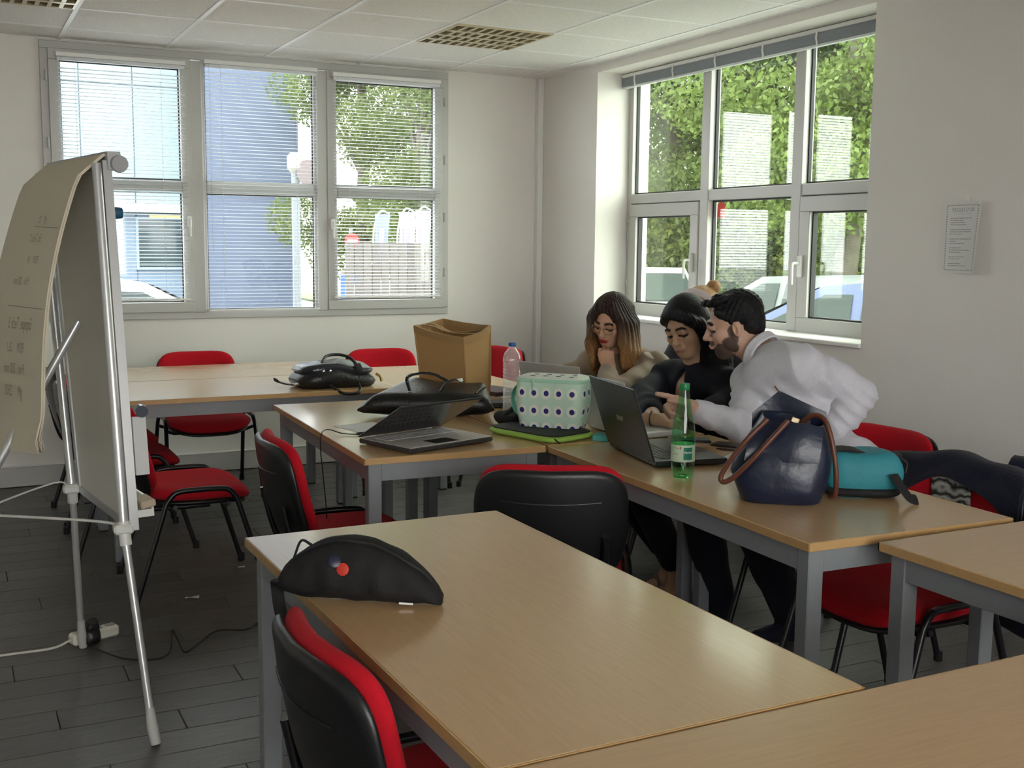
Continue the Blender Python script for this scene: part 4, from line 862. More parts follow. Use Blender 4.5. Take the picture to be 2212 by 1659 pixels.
def head(C, R_, s_=1., brow=1., female=True, beard=False, lids=True):
    """face features in the head frame; +x forward, +y left, +z up"""
    S = SDF(); P = lambda x, y, z: C+R_.T@(np.array([x, y, z])*s_)
    def e(o, r, k=.012, c=0, bias=0., sub=False, rot=None):
        M = R_ if rot is None else rot@R_; S.ell(P(*o), np.array(r)*s_, M, k*s_, c, bias, sub)
    def cn_(a, b, ra, rb, k=.012, c=0, bias=0.): S.cone(P(*a), P(*b), ra*s_, rb*s_, k*s_, c, bias)
    e((-.014, 0, .038), (.096, .074, .083)); e((.030, 0, -.030), (.062, .060, .078), .03); e((.050, 0, -.078), (.034, .036, .034), .03)
    e((.062, 0, -.094), (.022, .024, .017), .02)
    for y in (-1, 1):
        e((.005, y*.050, -.048), (.032, .016, .032), .02); e((.060, y*.040, -.018), (.024, .022, .020), .025)   # jaw, cheek
        e((-.004, y*.073, -.002), (.017, .009, .030), .006); e((.004, y*.078, -.004), (.008, .006, .016), .004, sub=True)
        e((.098, y*.031, .012), (.019, .018, .011), .014, sub=True)
        e((.0765, y*.031, .010), (.0135, .0145, .0125), .004, LID if lids else SK)
        cn_((.0895, y*.018, .0035), (.0885, y*.033, .0015), .0016, .0019, .002, DRK, .0022); cn_((.0885, y*.033, .0015), (.081, y*.046, .004), .0019, .0012, .002, DRK, .0022)
        cn_((.0955, y*.016, .0325), (.0925, y*.034, .0365), .0017*brow, .0019*brow, .003, DRK, .0024); cn_((.0925, y*.034, .0365), (.079, y*.052, .030), .0019*brow, .0010*brow, .003, DRK, .0024)
        e((.100, y*.0125, -.026), (.011, .0085, .0085), .006); e((.106, y*.0085, -.034), (.004, .0035, .003), .002, sub=True)
    cn_((.088, -.032, .026), (.088, .032, .026), .011, .011, .02)
    cn_((.092, 0, .016), (.113, 0, -.020), .0085, .0115, .010); e((.117, 0, -.023), (.010, .0105, .009), .006)
    e((.094, 0, -.048), (.010, .026, .014), .014)
    e((.1035, 0, -.0545), (.0075, .0205, .0048), .004, LIP, .0012); e((.1005, 0, -.0635), (.0080, .0175, .0058), .004, LIP, .0012)
    cn_((.1095, -.019, -.0588), (.1105, 0, -.0592), .0009, .0012, .0012, DRK, .0006); cn_((.1105, 0, -.0592), (.1095, .019, -.0588), .0012, .0009, .0012, DRK, .0006)
    if beard:
        e((.050, 0, -.080), (.040, .0395, .0345), .008, BRD, .0055); e((.0985, 0, -.0455), (.0065, .0225, .0042), .003, BRD, .0055); e((.062, 0, -.096), (.025, .026, .019), .010, BRD, .0055)
        for y in (-1, 1): e((.028, y*.0515, -.056), (.026, .0125, .024), .008, BRD, .0055); e((.012, y*.0625, -.020), (.0085, .0070, .028), .005, BRD, .0055); e((.058, y*.036, -.068), (.022, .014, .020), .008, BRD, .0055)
    return S, P
def hand(S, W_, f, n, side, curl, spread=.5, sc=1., thumb=(.9, .5), idx=None):
    """wrist W_, f forward, n back-of-hand normal, side=+1 thumb on the left of f (n x f)"""
    f = np.array(f, float); f /= np.linalg.norm(f); n = np.array(n, float); n -= f*(n@f); n /= np.linalg.norm(n); l = np.cross(n, f)*side; W_ = np.array(W_, float)
    S.cone(W_-f*.03, W_+f*.012, .0235*sc, .0245*sc, .012)
    for j, (o, ln) in enumerate(((.029, .070), (.010, .078), (-.009, .073), (-.027, .057))):
        K = W_+(f*(.082-.006*abs(j-1))+l*o)*sc; S.cone(W_+f*.012*sc+l*o*.5*sc, K, .0165*sc, .0118*sc, .010)
        c = curl[j] if isinstance(curl, (list, tuple)) else curl; d = f+l*(o*3*spread); d /= np.linalg.norm(d); a = 0; p_ = K; r = .0100*sc
        for q, (fr, cc) in enumerate(((.45, .75), (.31, 1.), (.24, .75))):
            a += c*cc; dd = d*math.cos(a)-n*math.sin(a); p2 = p_+dd*ln*fr*sc; S.cone(p_, p2, r, r*.90, .0035); p_ = p2; r *= .90
    T0 = W_+(f*.022+l*.020)*sc; T1 = T0+(f*.030*thumb[1]+l*.030*thumb[0]-n*.010)*sc; T2 = T1+(f*.030+l*.006*thumb[0]-n*.006)*sc; T3 = T2+(f*.024-l*.006-n*.004)*sc
    S.cone(T0, T1, .0165*sc, .0125*sc, .008); S.cone(T1, T2, .0118*sc, .0108*sc, .004); S.cone(T2, T3, .0106*sc, .0085*sc, .003)
def torso(S, hip, chest, neck, shR, shL, fwd, c, g=0., breadth=1., k=.05):
    """hip/chest/neck centres, shoulder points; g = garment growth"""
    hip, chest, neck, shR, shL = map(lambda q: np.array(q, float), (hip, chest, neck, shR, shL)); lat = (shL-shR)/np.linalg.norm(shL-shR)
    up_ = chest-hip; up_ /= np.linalg.norm(up_); f = np.cross(lat, up_); f /= np.linalg.norm(f)
    if f@np.array(fwd) < 0: f = -f
    M = np.array([f, lat, up_])
    S.ell(hip, (.125+g, .175*breadth+g, .13+g), M, k, c); S.ell((hip+chest)/2, (.105+g, .145*breadth+g, .17+g), M, k, c); S.ell(chest, (.112+g, .165*breadth+g, .17+g), M, k, c)
    top = (shR+shL)/2; S.cone(shR, top+(neck-top)*.25, .062+g, .070+g, k, c); S.cone(shL, top+(neck-top)*.25, .062+g, .070+g, k, c)
    return M
def limb(S, pts, rs, c=0, g=0., k=.025):
    for i in range(len(pts)-1): S.cone(pts[i], pts[i+1], rs[i]+g, rs[i+1]+g, k, c)
folds = lambda sc, am: (lambda X, Y, Z: am*(np.sin(X*sc*1.3+Z*sc*.9+2*np.sin(Y*sc*.4))*np.sin(Y*sc*.8-Z*sc*.5+1.5*np.sin(X*sc*.5))))
def shoe(S, heel, toe, c=0, h_=.04): S.cone(heel, toe, .036, .030, .02, c); S.cone(np.array(heel)+[0, 0, .03], heel, .034, .036, .02, c)
# ---------- person in the beige jacket, glasses, chin on fist
C1 = np.array(at(1320, 694, 5.20)); R1 = frame((-.80, -.50, -.42), RD(-7)); t1 = thing('person', 'person with long ombre hair, round glasses and beige jacket, chin on fist', 'person', (C1[0]+.3, C1[1]+.1, 0))
def place(o, par): o.location = tuple(-Vector(par.location)); return o
neck1 = C1+np.array([.10, .045, -.175]); shR1 = neck1+np.array([-.055, .165, -.045]); shL1 = neck1+np.array([.075, -.150, -.045]); chest1 = neck1+np.array([.065, .02, -.20]); hip1 = np.array([3.00, 4.60, .53])
H1, P1_ = head(C1, R1, .93, .75); H1.cone(C1+R1.T@np.array([-.025, 0, -.07]), neck1+np.array([.01, 0, -.02]), .052, .058, .03)
pal1 = [(.56, .33, .22), (.36, .018, .03), (.035, .018, .014), (.8, .8, .8), (.47, .26, .19), (.05, .03, .02)]
fist = P1_(.128, .020, -.098)
S = SDF(); elbL = np.array([2.535, 4.17, TH+.065]); wr1 = fist+np.array([.012, -.020, -.072]); hand(S, wr1, fist+np.array([.0, .0, .02])-wr1, np.array([-.60, -.78, .1]), 1, [1.25, 1.35, 1.4, 1.45], .3, .92, (.4, .7)); S.cone(elbL, wr1, .036, .026, .02)
handL1 = piece(S, .0028, pal1)
B1 = SDF(); torso(B1, hip1, chest1, neck1, shR1, shL1, (-1, 0, 0), 0, 0, .92); limb(B1, [shL1, elbL], [.048, .040]); elbR = np.array([2.62, 4.74, TH+.055]); limb(B1, [shR1, elbR, (2.48, 4.54, TH+.05)], [.048, .040, .027])
knR, knL = np.array([2.60, 4.71, .50]), np.array([2.60, 4.50, .50]); limb(B1, [hip1+[0, .09, -.02], knR, (2.66, 4.72, .10)], [.085, .055, .04]); limb(B1, [hip1+[0, -.09, -.02], knL, (2.68, 4.48, .10)], [.085, .055, .04])
S = SDF(); hand(S, (2.47, 4.52, TH+.06), (-.5, -.8, -.1), (0, 0, 1), -1, .5, .4, .95); handR1 = piece(S, .003, pal1)
place(fig_mesh('body', [piece(H1, .0026, pal1), handL1, handR1, piece(B1, .008, pal1)], skin_m, t1), t1)
J = SDF(); beige = [(.30, .235, .18), (.55, .47, .38), (.02, .02, .022)]
torso(J, hip1+[0, 0, .02], chest1, neck1+[0, 0, -.03], shR1, shL1, (-1, 0, 0), 0, .022, .95); limb(J, [shL1, (shL1+elbL)/2+[.01, -.02, -.01], elbL+[.01, -.02, -.01], wr1+(elbL-wr1)*.30], [.060, .056, .050, .043], 0, .004); limb(J, [shR1, elbR, (2.50, 4.57, TH+.05)], [.060, .052, .038], 0, .004)
J.cone(wr1+(elbL-wr1)*.36, wr1+(elbL-wr1)*.28, .046, .048, .004, 0); J.chain([neck1+np.array([-.06, .06, -.04]), neck1+np.array([.05, .07, .01]), neck1+np.array([.085, -.02, .015]), neck1+np.array([.03, -.085, -.015]), neck1+np.array([-.07, -.07, -.10])], [.026, .028, .028, .028, .022], .012, 0)
place(fig_mesh('jacket', [piece(J, .006, beige, folds(38, .0045))], cloth_m, t1), t1)
E_ = SDF(); e0 = shL1+np.array([-.01, -.01, .062]); E_.ell(e0, (.055, .05, .012), frame((.3, -1, -.35)), .006, 1); E_.chain([neck1+np.array([-.02, -.112, -.012]), neck1+np.array([-.075, -.095, -.085]), neck1+np.array([-.10, -.05, -.15])], [.006, .005, .004], .004, 1)
place(fig_mesh('epaulette', [piece(E_, .004, beige)], cloth_m, t1), t1)
T_ = SDF(); tr = [(.012, .012, .016)]; limb(T_, [hip1+[0, .09, -.02], knR, (2.66, 4.72, .10)], [.10, .068, .052]); limb(T_, [hip1+[0, -.09, -.02], knL, (2.68, 4.48, .10)], [.10, .068, .052]); T_.ell(hip1+[0, 0, -.03], (.14, .18, .10), None, .04); shoe(T_, (2.68, 4.72, .045), (2.56, 4.72, .036)); shoe(T_, (2.70, 4.48, .045), (2.58, 4.47, .036))
place(fig_mesh('trousers', [piece(T_, .008, tr)], cloth_m, t1), t1)
def hair_long(C, R_, col_root, col_tip, z_root, z_tip, length, wave=0., part=0., vol=1., fringe=True, back=.0):
    S = SDF(); P = lambda x, y, z: C+R_.T@(np.array([x, y, z])*.94)
    S.ell(P(-.022, 0, .048), np.array((.104, .090, .092))*vol, R_, .02); S.ell(P(-.045, 0, -.005), np.array((.080, .092, .090))*vol, R_, .03)
    g = np.array([0, 0, -1.])
    for y in (-1, 1):
        for j, (x0, yy, z0, rx) in enumerate(((.052, .070, .055, .017), (.030, .084, .020, .024), (-.005, .090, .0, .032), (-.045, .080, -.02, .042), (-.075, .045, -.03, .045))):
            p0 = P(x0, y*yy, z0); drop = length*(.82+.06*j); p1 = p0+g*drop*.5+R_.T@np.array([-.012, y*.012, 0]); p2 = p0+g*drop+R_.T@np.array([-.028-.01*j, y*(.006+wave), 0])
            S.chain([P(.045-.03*j, y*(.035+.008*j), .098-.012*j), p0, p1, p2], [.022, rx*.95, rx, rx*.62], .02)
    S.cone(P(-.09, 0, 0), P(-.09, 0, 0)+g*length*.8, .05, .03, .03)
    return S, P
def hair_col(V_, z0, z1, c0, c1):
    t = np.clip((z0-V_[:, 2])/(z0-z1), 0, 1)[:, None]; t = t*t*(3-2*t); n = (np.sin(V_[:, 0]*310+V_[:, 1]*270)*.5+.5)[:, None]*.35; return np.array(c0)*(1-t)*(1+n)+np.array(c1)*t*(1-.4*n)
def face_cut(P, C, R_, hx, zlow=-.2, wy=.062):
    """removes hair in front of the face: region x>hx, |y|<wy, z<hairline"""
    def f(X, Y, Z):
        q = [R_[i, 0]*(X-C[0])+R_[i, 1]*(Y-C[1])+R_[i, 2]*(Z-C[2]) for i in range(3)]
        k0 = np.sqrt(((q[0]-.09)/.088)**2+(q[1]/wy)**2+((q[2]+.040)/.118)**2); return (1-k0)*.05
    return f
Hr, Ph = hair_long(C1, R1, 0, 0, 0, 0, .285, .004, vol=.93)
strand = lambda C, R_, f_, am: (lambda X, Y, Z: am*np.sin(f_*np.arctan2(R_[1, 0]*(X-C[0])+R_[1, 1]*(Y-C[1])+R_[1, 2]*(Z-C[2]), R_[0, 0]*(X-C[0])+R_[0, 1]*(Y-C[1])+R_[0, 2]*(Z-C[2])+.03)+3*np.sin(Z*22)))
v, f = Hr.mesh(.004, strand(C1, R1, 34, .0022), face_cut(Ph, C1, R1, .03, wy=.056)); place(fig_mesh('hair', [(v, f, hair_col(v, C1[2]+.02, C1[2]-.20, (.030, .018, .014), (.36, .19, .075)))], hair_m, t1), t1)
gl = MB()
for y in (-.0325, .0325):
    ring = [tuple(P1_(.106-.006*abs(math.cos(a))*(1 if y*math.cos(a) > 0 else -.2), y+.0245*math.cos(a), .006+.0215*math.sin(a))) for a in np.linspace(0, 2*math.pi, 22)[:-1]]
    gl.tube(ring, .0013, 6, closed=True)
gl.tube([tuple(P1_(.107, -.008, .010)), tuple(P1_(.112, 0, .013)), tuple(P1_(.107, .008, .010))], .0013, 6)
for y in (-1, 1): gl.tube([tuple(P1_(.100, y*.0565, .012)), tuple(P1_(.06, y*.074, .012)), tuple(P1_(.0, y*.082, .008))], .0012, 6)
place(gl.build('glasses', mat('glasses_gold', (.62, .46, .38), .25, metal=.8), t1), t1)
for y in (-.0325, .0325):
    ln_ = MB().add([tuple(P1_(.1055, y, .006))]+[tuple(P1_(.105, y+.0235*math.cos(a), .006+.0205*math.sin(a))) for a in np.linspace(0, 2*math.pi, 19)[:-1]], [(0, 1+k, 1+(k+1) % 18) for k in range(18)]); place(ln_.build('lens', glassmat('lens_glass', (.97, .97, .97), 1.25), t1), t1)
# ---------- person in the black jacket, looking down at the laptop
C2 = np.array(at(1482, 708, 4.75)); R2 = frame((-.86, -.44, -.40), RD(8)); t2 = thing('person', 'person with black tied-back hair and black jacket looking down at a laptop', 'person', (C2[0]+.2, C2[1], 0))
neck2 = C2+np.array([.085, .015, -.185]); shR2 = neck2+np.array([-.03, .185, -.055]); shL2 = neck2+np.array([.02, -.185, -.055]); chest2 = neck2+np.array([.05, .01, -.21]); hip2 = np.array([2.99, 3.98, .54])
H2, P2_ = head(C2, R2, 1.0, .8); H2.cone(C2+R2.T@np.array([-.025, 0, -.07]), neck2+np.array([0, 0, -.03]), .055, .060, .03); H2.ell(neck2+np.array([-.055, -.005, -.09]), (.06, .06, .08), None, .03)
pal2 = [(.53, .33, .21), (.42, .215, .155), (.012, .008, .008), (.8, .8, .8), (.42, .25, .17), (.02, .02, .02)]
S = SDF(); wL = np.array(onz(1425, 912, TH+.055)); wL = np.array([2.58, 3.62, TH+.045]); hand(S, wL, (-.8, .3, -.05), (-.1, 0, 1), -1, .45, .6, .95); hL = piece(S, .0028, pal2)
S = SDF(); wR = np.array(onz(1414, 905, TH+.050)); fR = np.array([.62, -.78, -.10]); hand(S, wR, fR, (-.25, -.2, 1), 1, [.55, .6, .65, .7], .6, .98); hR = piece(S, .0028, pal2)
B2 = SDF(); torso(B2, hip2, chest2, neck2, shR2, shL2, (-1, 0, 0), 0, 0, 1.); eR2 = np.array([2.63, 4.00, TH+.075]); eL2 = np.array([2.80, 3.66, TH+.06])
limb(B2, [shR2, eR2, wR], [.050, .042, .027]); limb(B2, [shL2, eL2, wL], [.050, .042, .027]); kR2, kL2 = np.array([2.46, 3.95, .49]), np.array([2.46, 3.76, .49]); aR2, aL2 = np.array([2.70, 3.86, .13]), np.array([2.62, 3.70, .13])
limb(B2, [hip2+[0, .09, -.02], kR2, aR2], [.085, .055, .038]); limb(B2, [hip2+[0, -.09, -.02], kL2, aL2], [.085, .055, .038])
for a_ in (aR2, aL2): B2.cone(a_, a_+[-.03, -.005, -.075], .034, .034, .02); B2.cone(a_+[-.03, -.005, -.075], a_+[-.135, -.02, -.100], .030, .022, .02)
place(fig_mesh('body', [piece(H2, .0026, pal2), hL, hR, piece(B2, .007, pal2)], skin_m, t2), t2)
J = SDF(); bk = [(.0085, .0095, .016), (.03, .014, .018)]; torso(J, hip2+[0, 0, .02], chest2, neck2+[0, 0, -.04], shR2, shL2, (-1, 0, 0), 0, .024, 1.03); limb(J, [shR2, eR2, wR+(eR2-wR)*.25], [.062, .054, .040], 0, .004); limb(J, [shL2, eL2, wL+(eL2-wL)*.22], [.062, .054, .042], 0, .004)
J.chain([neck2+np.array([-.055, .055, -.10]), neck2+np.array([.0, .085, -.02]), neck2+np.array([.07, .06, .015]), neck2+np.array([.09, -.02, .015]), neck2+np.array([.03, -.085, -.02]), neck2+np.array([-.055, -.055, -.12])], [.02, .026, .027, .027, .026, .02], .012, 0)
J.ell(neck2+np.array([-.095, -.012, -.055]), (.05, .020, .060), None, .012, 0, 0, True)
place(fig_mesh('jacket', [piece(J, .006, bk, folds(34, .004))], cloth_m, t2), t2)
T_ = SDF(); limb(T_, [hip2+[0, .09, -.02], kR2, kR2+(aR2-kR2)*.80], [.10, .072, .056]); limb(T_, [hip2+[0, -.09, -.02], kL2, kL2+(aL2-kL2)*.85], [.10, .072, .056]); T_.ell(hip2+[0, 0, -.03], (.14, .18, .10), None, .04); place(fig_mesh('trousers', [piece(T_, .008, bk)], cloth_m, t2), t2)
S = SDF()
for a_ in (aR2, aL2):
    S.ell(a_+[-.085, -.014, -.112], (.115, .040, .014), frame((-1, -.13, -.10)), .006); S.chain([a_+[-.085, -.052, -.10], a_+[-.09, -.012, -.058], a_+[-.085, .026, -.10]], [.011, .011, .011], .006); S.cone(a_+[.0, 0, -.112], a_+[-.03, 0, -.10], .024, .024, .01)
place(fig_mesh('sandals', [piece(S, .005, [(.20, .15, .10)])], cloth_m, t2), t2)
hs = SDF(); PH = lambda x, y, z: C2+R2.T@(np.array([x, y, z])*.985)
hs.ell(PH(-.024, 0, .050), np.array((.099, .083, .086))*1.06, R2, .02); hs.ell(PH(-.045, 0, -.01), np.array((.078, .088, .085))*1.04, R2, .03)
hs.chain([PH(.078, -.030, .088), PH(.080, .030, .086), PH(.052, .070, .052), PH(.018, .084, .010), PH(-.01, .080, -.06)], [.014, .017, .020, .024, .03], .015)
hs.chain([PH(.070, -.045, .085), PH(.04, -.072, .055), PH(-.01, -.080, .02), PH(-.05, -.075, -.03)], [.013, .013, .018, .03], .015)
hs.ell(PH(.030, 0, .088), np.array((.058, .062, .034)), R2, .02)
ga = np.array([0, 0, -1.]); b0 = PH(-.060, .055, -.05); hs.chain([b0, b0+np.array([.03, -.03, -.10]), b0+np.array([.02, -.09, -.24]), b0+np.array([-.0, -.10, -.36])], [.058, .064, .058, .03], .03); b0 = PH(-.07, .02, -.06); hs.chain([b0, b0+ga*.14, b0+ga*.28], [.058, .055, .03], .03)
hs.chain([PH(.022, .086, .02), PH(.006, .090, -.06), PH(-.01, .080, -.15)], [.02, .028, .034], .02)
v, f = hs.mesh(.004, strand(C2, R2, 44, .0009), face_cut(PH, C2, R2, .03, wy=.060)); place(fig_mesh('hair', [(v, f, hair_col(v, C2[2], C2[2]-.4, (.0075, .008, .011), (.012, .012, .014)))], hair_m, t2), t2)
fR /= np.linalg.norm(fR); br = [tuple(wR-fR*.012+np.array([.78, .62, 0])*(.027*math.cos(a))+np.array([0, 0, 1])*(.027*math.sin(a))) for a in np.linspace(0, 2*math.pi, 20)[:-1]]
place(MB().tube(br, .0026, 6, closed=True).build('bracelet', black_m, t2), t2)
# ---------- person in the white shirt, pointing at the screen
C3 = np.array(at(1586, 704, 4.30)); R3 = frame((-.80, .54, -.25), RD(-4)); t3 = thing('person', 'bearded person in a white shirt leaning in and pointing at a laptop screen', 'person', (C3[0]+.25, C3[1]-.2, 0))
neck3 = np.array(at(1655, 778, 4.24)); shL3 = np.array(at(1732, 795, 4.05)); shR3 = np.array(at(1626, 825, 4.32)); eL3 = np.array(at(1858, 852, 4.02)); chest3 = np.array(at(1692, 870, 4.22))+np.array([.0, 0, 0]); hip3 = np.array([2.86, 3.04, .56])
H3, P3_ = head(C3, R3, .99, 1.0, False, True); H3.cone(C3+R3.T@np.array([-.035, 0, -.06]), neck3+np.array([.0, 0, -.02]), .060, .066, .03)
pal3 = [(.55, .34, .25), (.45, .25, .19), (.010, .008, .008), (.8, .8, .8), (.44, .27, .20), (.085, .055, .042)]
wR3 = np.array(at(1494, 884, 4.06)); tip = np.array(at(1392, 852, 4.03)); eR3 = np.array(at(1606, 922, 4.10))
S = SDF(); hand(S, wR3+(wR3-tip)*.06, (tip-wR3)+np.array([0, 0, .0]), np.array([.30, .58, .75]), 1, [.06, 1.25, 1.35, 1.35], .25, 1.1, (.55, .9)); S.cone(eR3, wR3, .040, .029, .02); hR3 = piece(S, .0028, pal3)
S = SDF(); wL3 = np.array(at(1795, 935, 4.0)); hand(S, wL3, (-.75, .2, -.62), (-.3, -.8, .3), 1, .6, .4, 1.05); hL3 = piece(S, .004, pal3)
B3 = SDF(); torso(B3, hip3, chest3, neck3, shR3, shL3, (-.8, .4, -.3), 0, 0, 1.02); limb(B3, [shL3, eL3, wL3], [.056, .044, .030]); limb(B3, [shR3, eR3, wR3], [.056, .044, .030])
kR3, kL3 = np.array([2.45, 3.34, .50]), np.array([2.46, 3.04, .50]); aR3, aL3 = np.array([2.60, 3.40, .10]), np.array([2.72, 3.13, .10]); limb(B3, [hip3+[0, .09, -.04], kR3, aR3], [.088, .060, .042]); limb(B3, [hip3+[0, -.09, -.04], kL3, aL3], [.088, .060, .042])
place(fig_mesh('body', [piece(H3, .0026, pal3), hR3, hL3, piece(B3, .007, pal3)], skin_m, t3), t3)
J = SDF(); wh = [(.66, .66, .72), (.70, .70, .76)]; torso(J, hip3+[0, 0, .02], chest3, neck3+[0, 0, -.045], shR3, shL3, (-.8, .4, -.3), 0, .020, 1.04); mL = (shL3+eL3)/2; limb(J, [shL3, mL], [.070, .064], 0, .004); JA = SDF(); limb(JA, [shL3, mL+[0, 0, .012], eL3, (eL3+wL3)/2, wL3+(eL3-wL3)*.12], [.070, .066, .054, .056, .044], 0, .004, .012); limb(J, [shR3, eR3, wR3+(eR3-wR3)*.16], [.068, .056, .041], 0, .004)
J.cone(hip3, hip3+np.array([.02, 0, -.09]), .15, .155, .04)
crease = lambda X, Y, Z: .0075*(np.abs(np.sin(X*34+Z*30+1.8*np.sin(Y*13)+1.2*np.sin(Z*21)))-.62)*(.2+.8*np.sin(Y*17-Z*14+X*11)**2)+.0018*np.sin(X*90-Z*70+2*np.sin(Y*30))
acrease = lambda X, Y, Z: .0085*(np.abs(np.sin((X-eL3[0])*34-(Y-eL3[1])*38+(Z-eL3[2])*44+1.2*np.sin(Z*21)))-.62)*(.3+.7*np.sin(Y*15+Z*12)**2)
place(fig_mesh('shirt', [piece(J, .0055, wh, crease), piece(JA, .005, wh, acrease)], cloth_m, t3), t3)
nax = C3+R3.T@np.array([-.04, 0, -.06])-neck3; nax /= np.linalg.norm(nax); nf = R3[0]-nax*(R3[0]@nax); nf = np.array([-.80, .45, -.3])-nax*(np.array([-.80, .45, -.3])@nax); nf /= np.linalg.norm(nf); nl = np.cross(nax, nf)
S = SDF(); cb = neck3+nax*.046
for k_ in range(48):
    a0, a1 = (2*math.pi*(k_+.0)/48, 2*math.pi*(k_+1.)/48); pt = lambda a: cb+nf*(.074*math.cos(a))+nl*(.072*math.sin(a))+nax*(.012*(1-math.cos(a))-.020*max(0, math.cos(a))**3)
    if abs(math.cos((a0+a1)/2)) >.995 and math.cos(a0) > 0: continue
    S.cone(pt(a0), pt(a1), .0085, .0085, .006, 1); out = lambda a: pt(a)+(nf*math.cos(a)+nl*math.sin(a))*.012-nax*(.026+.022*max(0, math.cos(a))**2); S.cone((pt(a0)+pt(a1))/2, (out(a0)+out(a1))/2, .0075, .0055, .008, 1)
place(fig_mesh('collar', [piece(S, .004, wh)], cloth_m, t3), t3)
T_ = SDF(); tk = [(.010, .012, .022)]; limb(T_, [hip3+[0, .09, -.05], kR3, aR3], [.108, .078, .058]); limb(T_, [hip3+[0, -.09, -.05], kL3, aL3], [.108, .078, .058]); T_.ell(hip3+[.01, 0, -.06], (.15, .185, .10), None, .04); shoe(T_, aR3+[.02, 0, -.055], aR3+[-.14, .01, -.062]); shoe(T_, aL3+[.02, 0, -.055], aL3+[-.14, .01, -.062])
place(fig_mesh('trousers', [piece(T_, .008, tk, folds(30, .004))], cloth_m, t3), t3)
hs = SDF(); PM = lambda x, y, z: C3+R3.T@(np.array([x, y, z])*.99)
hs.ell(PM(-.026, 0, .055), np.array((.098, .082, .084))*.985, R3, .02); hs.ell(PM(-.062, 0, .0), np.array((.058, .072, .066))*.985, R3, .02)
for q_ in range(26):
    a = q_*2.4; rr_ = .018+.05*((q_*.618) % 1); hs.ell(PM(.022+rr_*math.cos(a)*.95, rr_*math.sin(a)*1.05, .114+.005*math.cos(q_)), np.array((.020, .015, .014))*.985, R3, .008)
for y in (-1, 1): hs.chain([PM(.050, y*.054, .070), PM(.012, y*.066, .035), PM(.006, y*.067, .004)], [.016, .010, .004], .01)
v, f = hs.mesh(.0035, lambda X, Y, Z: .0022*np.sin(X*190+2*np.sin(Y*60))*np.sin(Y*170+Z*120), face_cut(PM, C3, R3, .03, wy=.074)); place(fig_mesh('hair', [(v, f, hair_col(v, C3[2]+.02, C3[2]-.08, (.008, .008, .009), (.035, .026, .020)))], hair_m, t3), t3)
# ---------- fair-haired person further back, mostly hidden
C4 = np.array(at(1514, 676, 5.75)); R4 = frame((-.80, -.45, -.62)); t4 = thing('person', 'fair-haired person with a bun bent forward behind the others by the window', 'person', (C4[0]+.2, C4[1]+.2, 0))
neck4 = C4+np.array([.10, .06, -.17]); sR, sL = neck4+np.array([-.05, .17, -.05]), neck4+np.array([.08, -.16, -.05]); ch4 = neck4+np.array([.07, .05, -.20]); hp4 = np.array([3.44, 4.95, .54])
H4, P4_ = head(C4, R4, 1.02); H4.cone(C4+R4.T@np.array([-.025, 0, -.07]), neck4, .052, .058, .03); pal4 = [(.60, .40, .32), (.45, .2, .18), (.12, .07, .05), (.8, .8, .8), (.5, .33, .26), (.1, .1, .1)]
B4 = SDF(); torso(B4, hp4, ch4, neck4, sR, sL, (-.8, -.5, 0), 0, 0, .95); k4 = [np.array([3.14, 4.70, .48]), np.array([3.33, 4.52, .48])]; a4 = [np.array([3.20, 4.70, .10]), np.array([3.38, 4.52, .10])]
w4 = [np.array([3.16, 4.64, .585]), np.array([3.34, 4.50, .585])]; e4 = [np.array([3.26, 4.92, .72]), np.array([3.52, 4.62, .72])]
S = SDF(); hand(S, w4[0], (-.8, -.4, -.3), (0, 0, 1), 1, .5); h4a = piece(S, .004, pal4); S = SDF(); hand(S, w4[1], (-.8, -.4, -.3), (0, 0, 1), -1, .5); h4b = piece(S, .004, pal4)
for sh_, e_, w_, k_, a_, o in ((sR, e4[0], w4[0], k4[0], a4[0], .09), (sL, e4[1], w4[1], k4[1], a4[1], -.09)): limb(B4, [sh_, e_, w_], [.048, .04, .027]); limb(B4, [hp4+[-.02, o, -.02], k_, a_], [.085, .055, .04])
place(fig_mesh('body', [piece(H4, .004, pal4), h4a, h4b, piece(B4, .009, pal4)], skin_m, t4), t4)
J = SDF(); torso(J, hp4+[0, 0, .02], ch4, neck4+[0, 0, -.04], sR, sL, (-.8, -.5, 0), 0, .02, .96); limb(J, [sR, e4[0], w4[0]+(e4[0]-w4[0])*.2], [.058, .05, .038]); limb(J, [sL, e4[1], w4[1]+(e4[1]-w4[1])*.2], [.058, .05, .038]); place(fig_mesh('sweater', [piece(J, .008, [(.03, .03, .04)], folds(34, .004))], cloth_m, t4), t4)
T_ = SDF()
for k_, a_, o in ((k4[0], a4[0], .09), (k4[1], a4[1], -.09)): limb(T_, [hp4+[-.02, o, -.02], k_, a_], [.10, .07, .054]); shoe(T_, a_+[.02, 0, -.055], a_+[-.11, -.07, -.062])
T_.ell(hp4+[0, 0, -.03], (.15, .17, .10), None, .04); place(fig_mesh('trousers', [piece(T_, .009, [(.03, .035, .05)])], cloth_m, t4), t4)
hs = SDF(); P4h = lambda x, y, z: C4+R4.T@np.array([x, y, z]); hs.ell(P4h(-.022, 0, .046), (.100, .083, .086), R4, .02); hs.ell(P4h(-.045, 0, .0), (.075, .082, .08), R4, .02); hs.ell(P4h(-.112, .045, .085), (.036, .036, .034), R4, .012)
v, f = hs.mesh(.0045, strand(C4, R4, 36, .0016), face_cut(P4h, C4, R4, .03)); place(fig_mesh('hair', [(v, f, hair_col(v, C4[2]+.3, C4[2]-.3, (.26, .14, .06), (.22, .12, .06)))], hair_m, t4), t4)
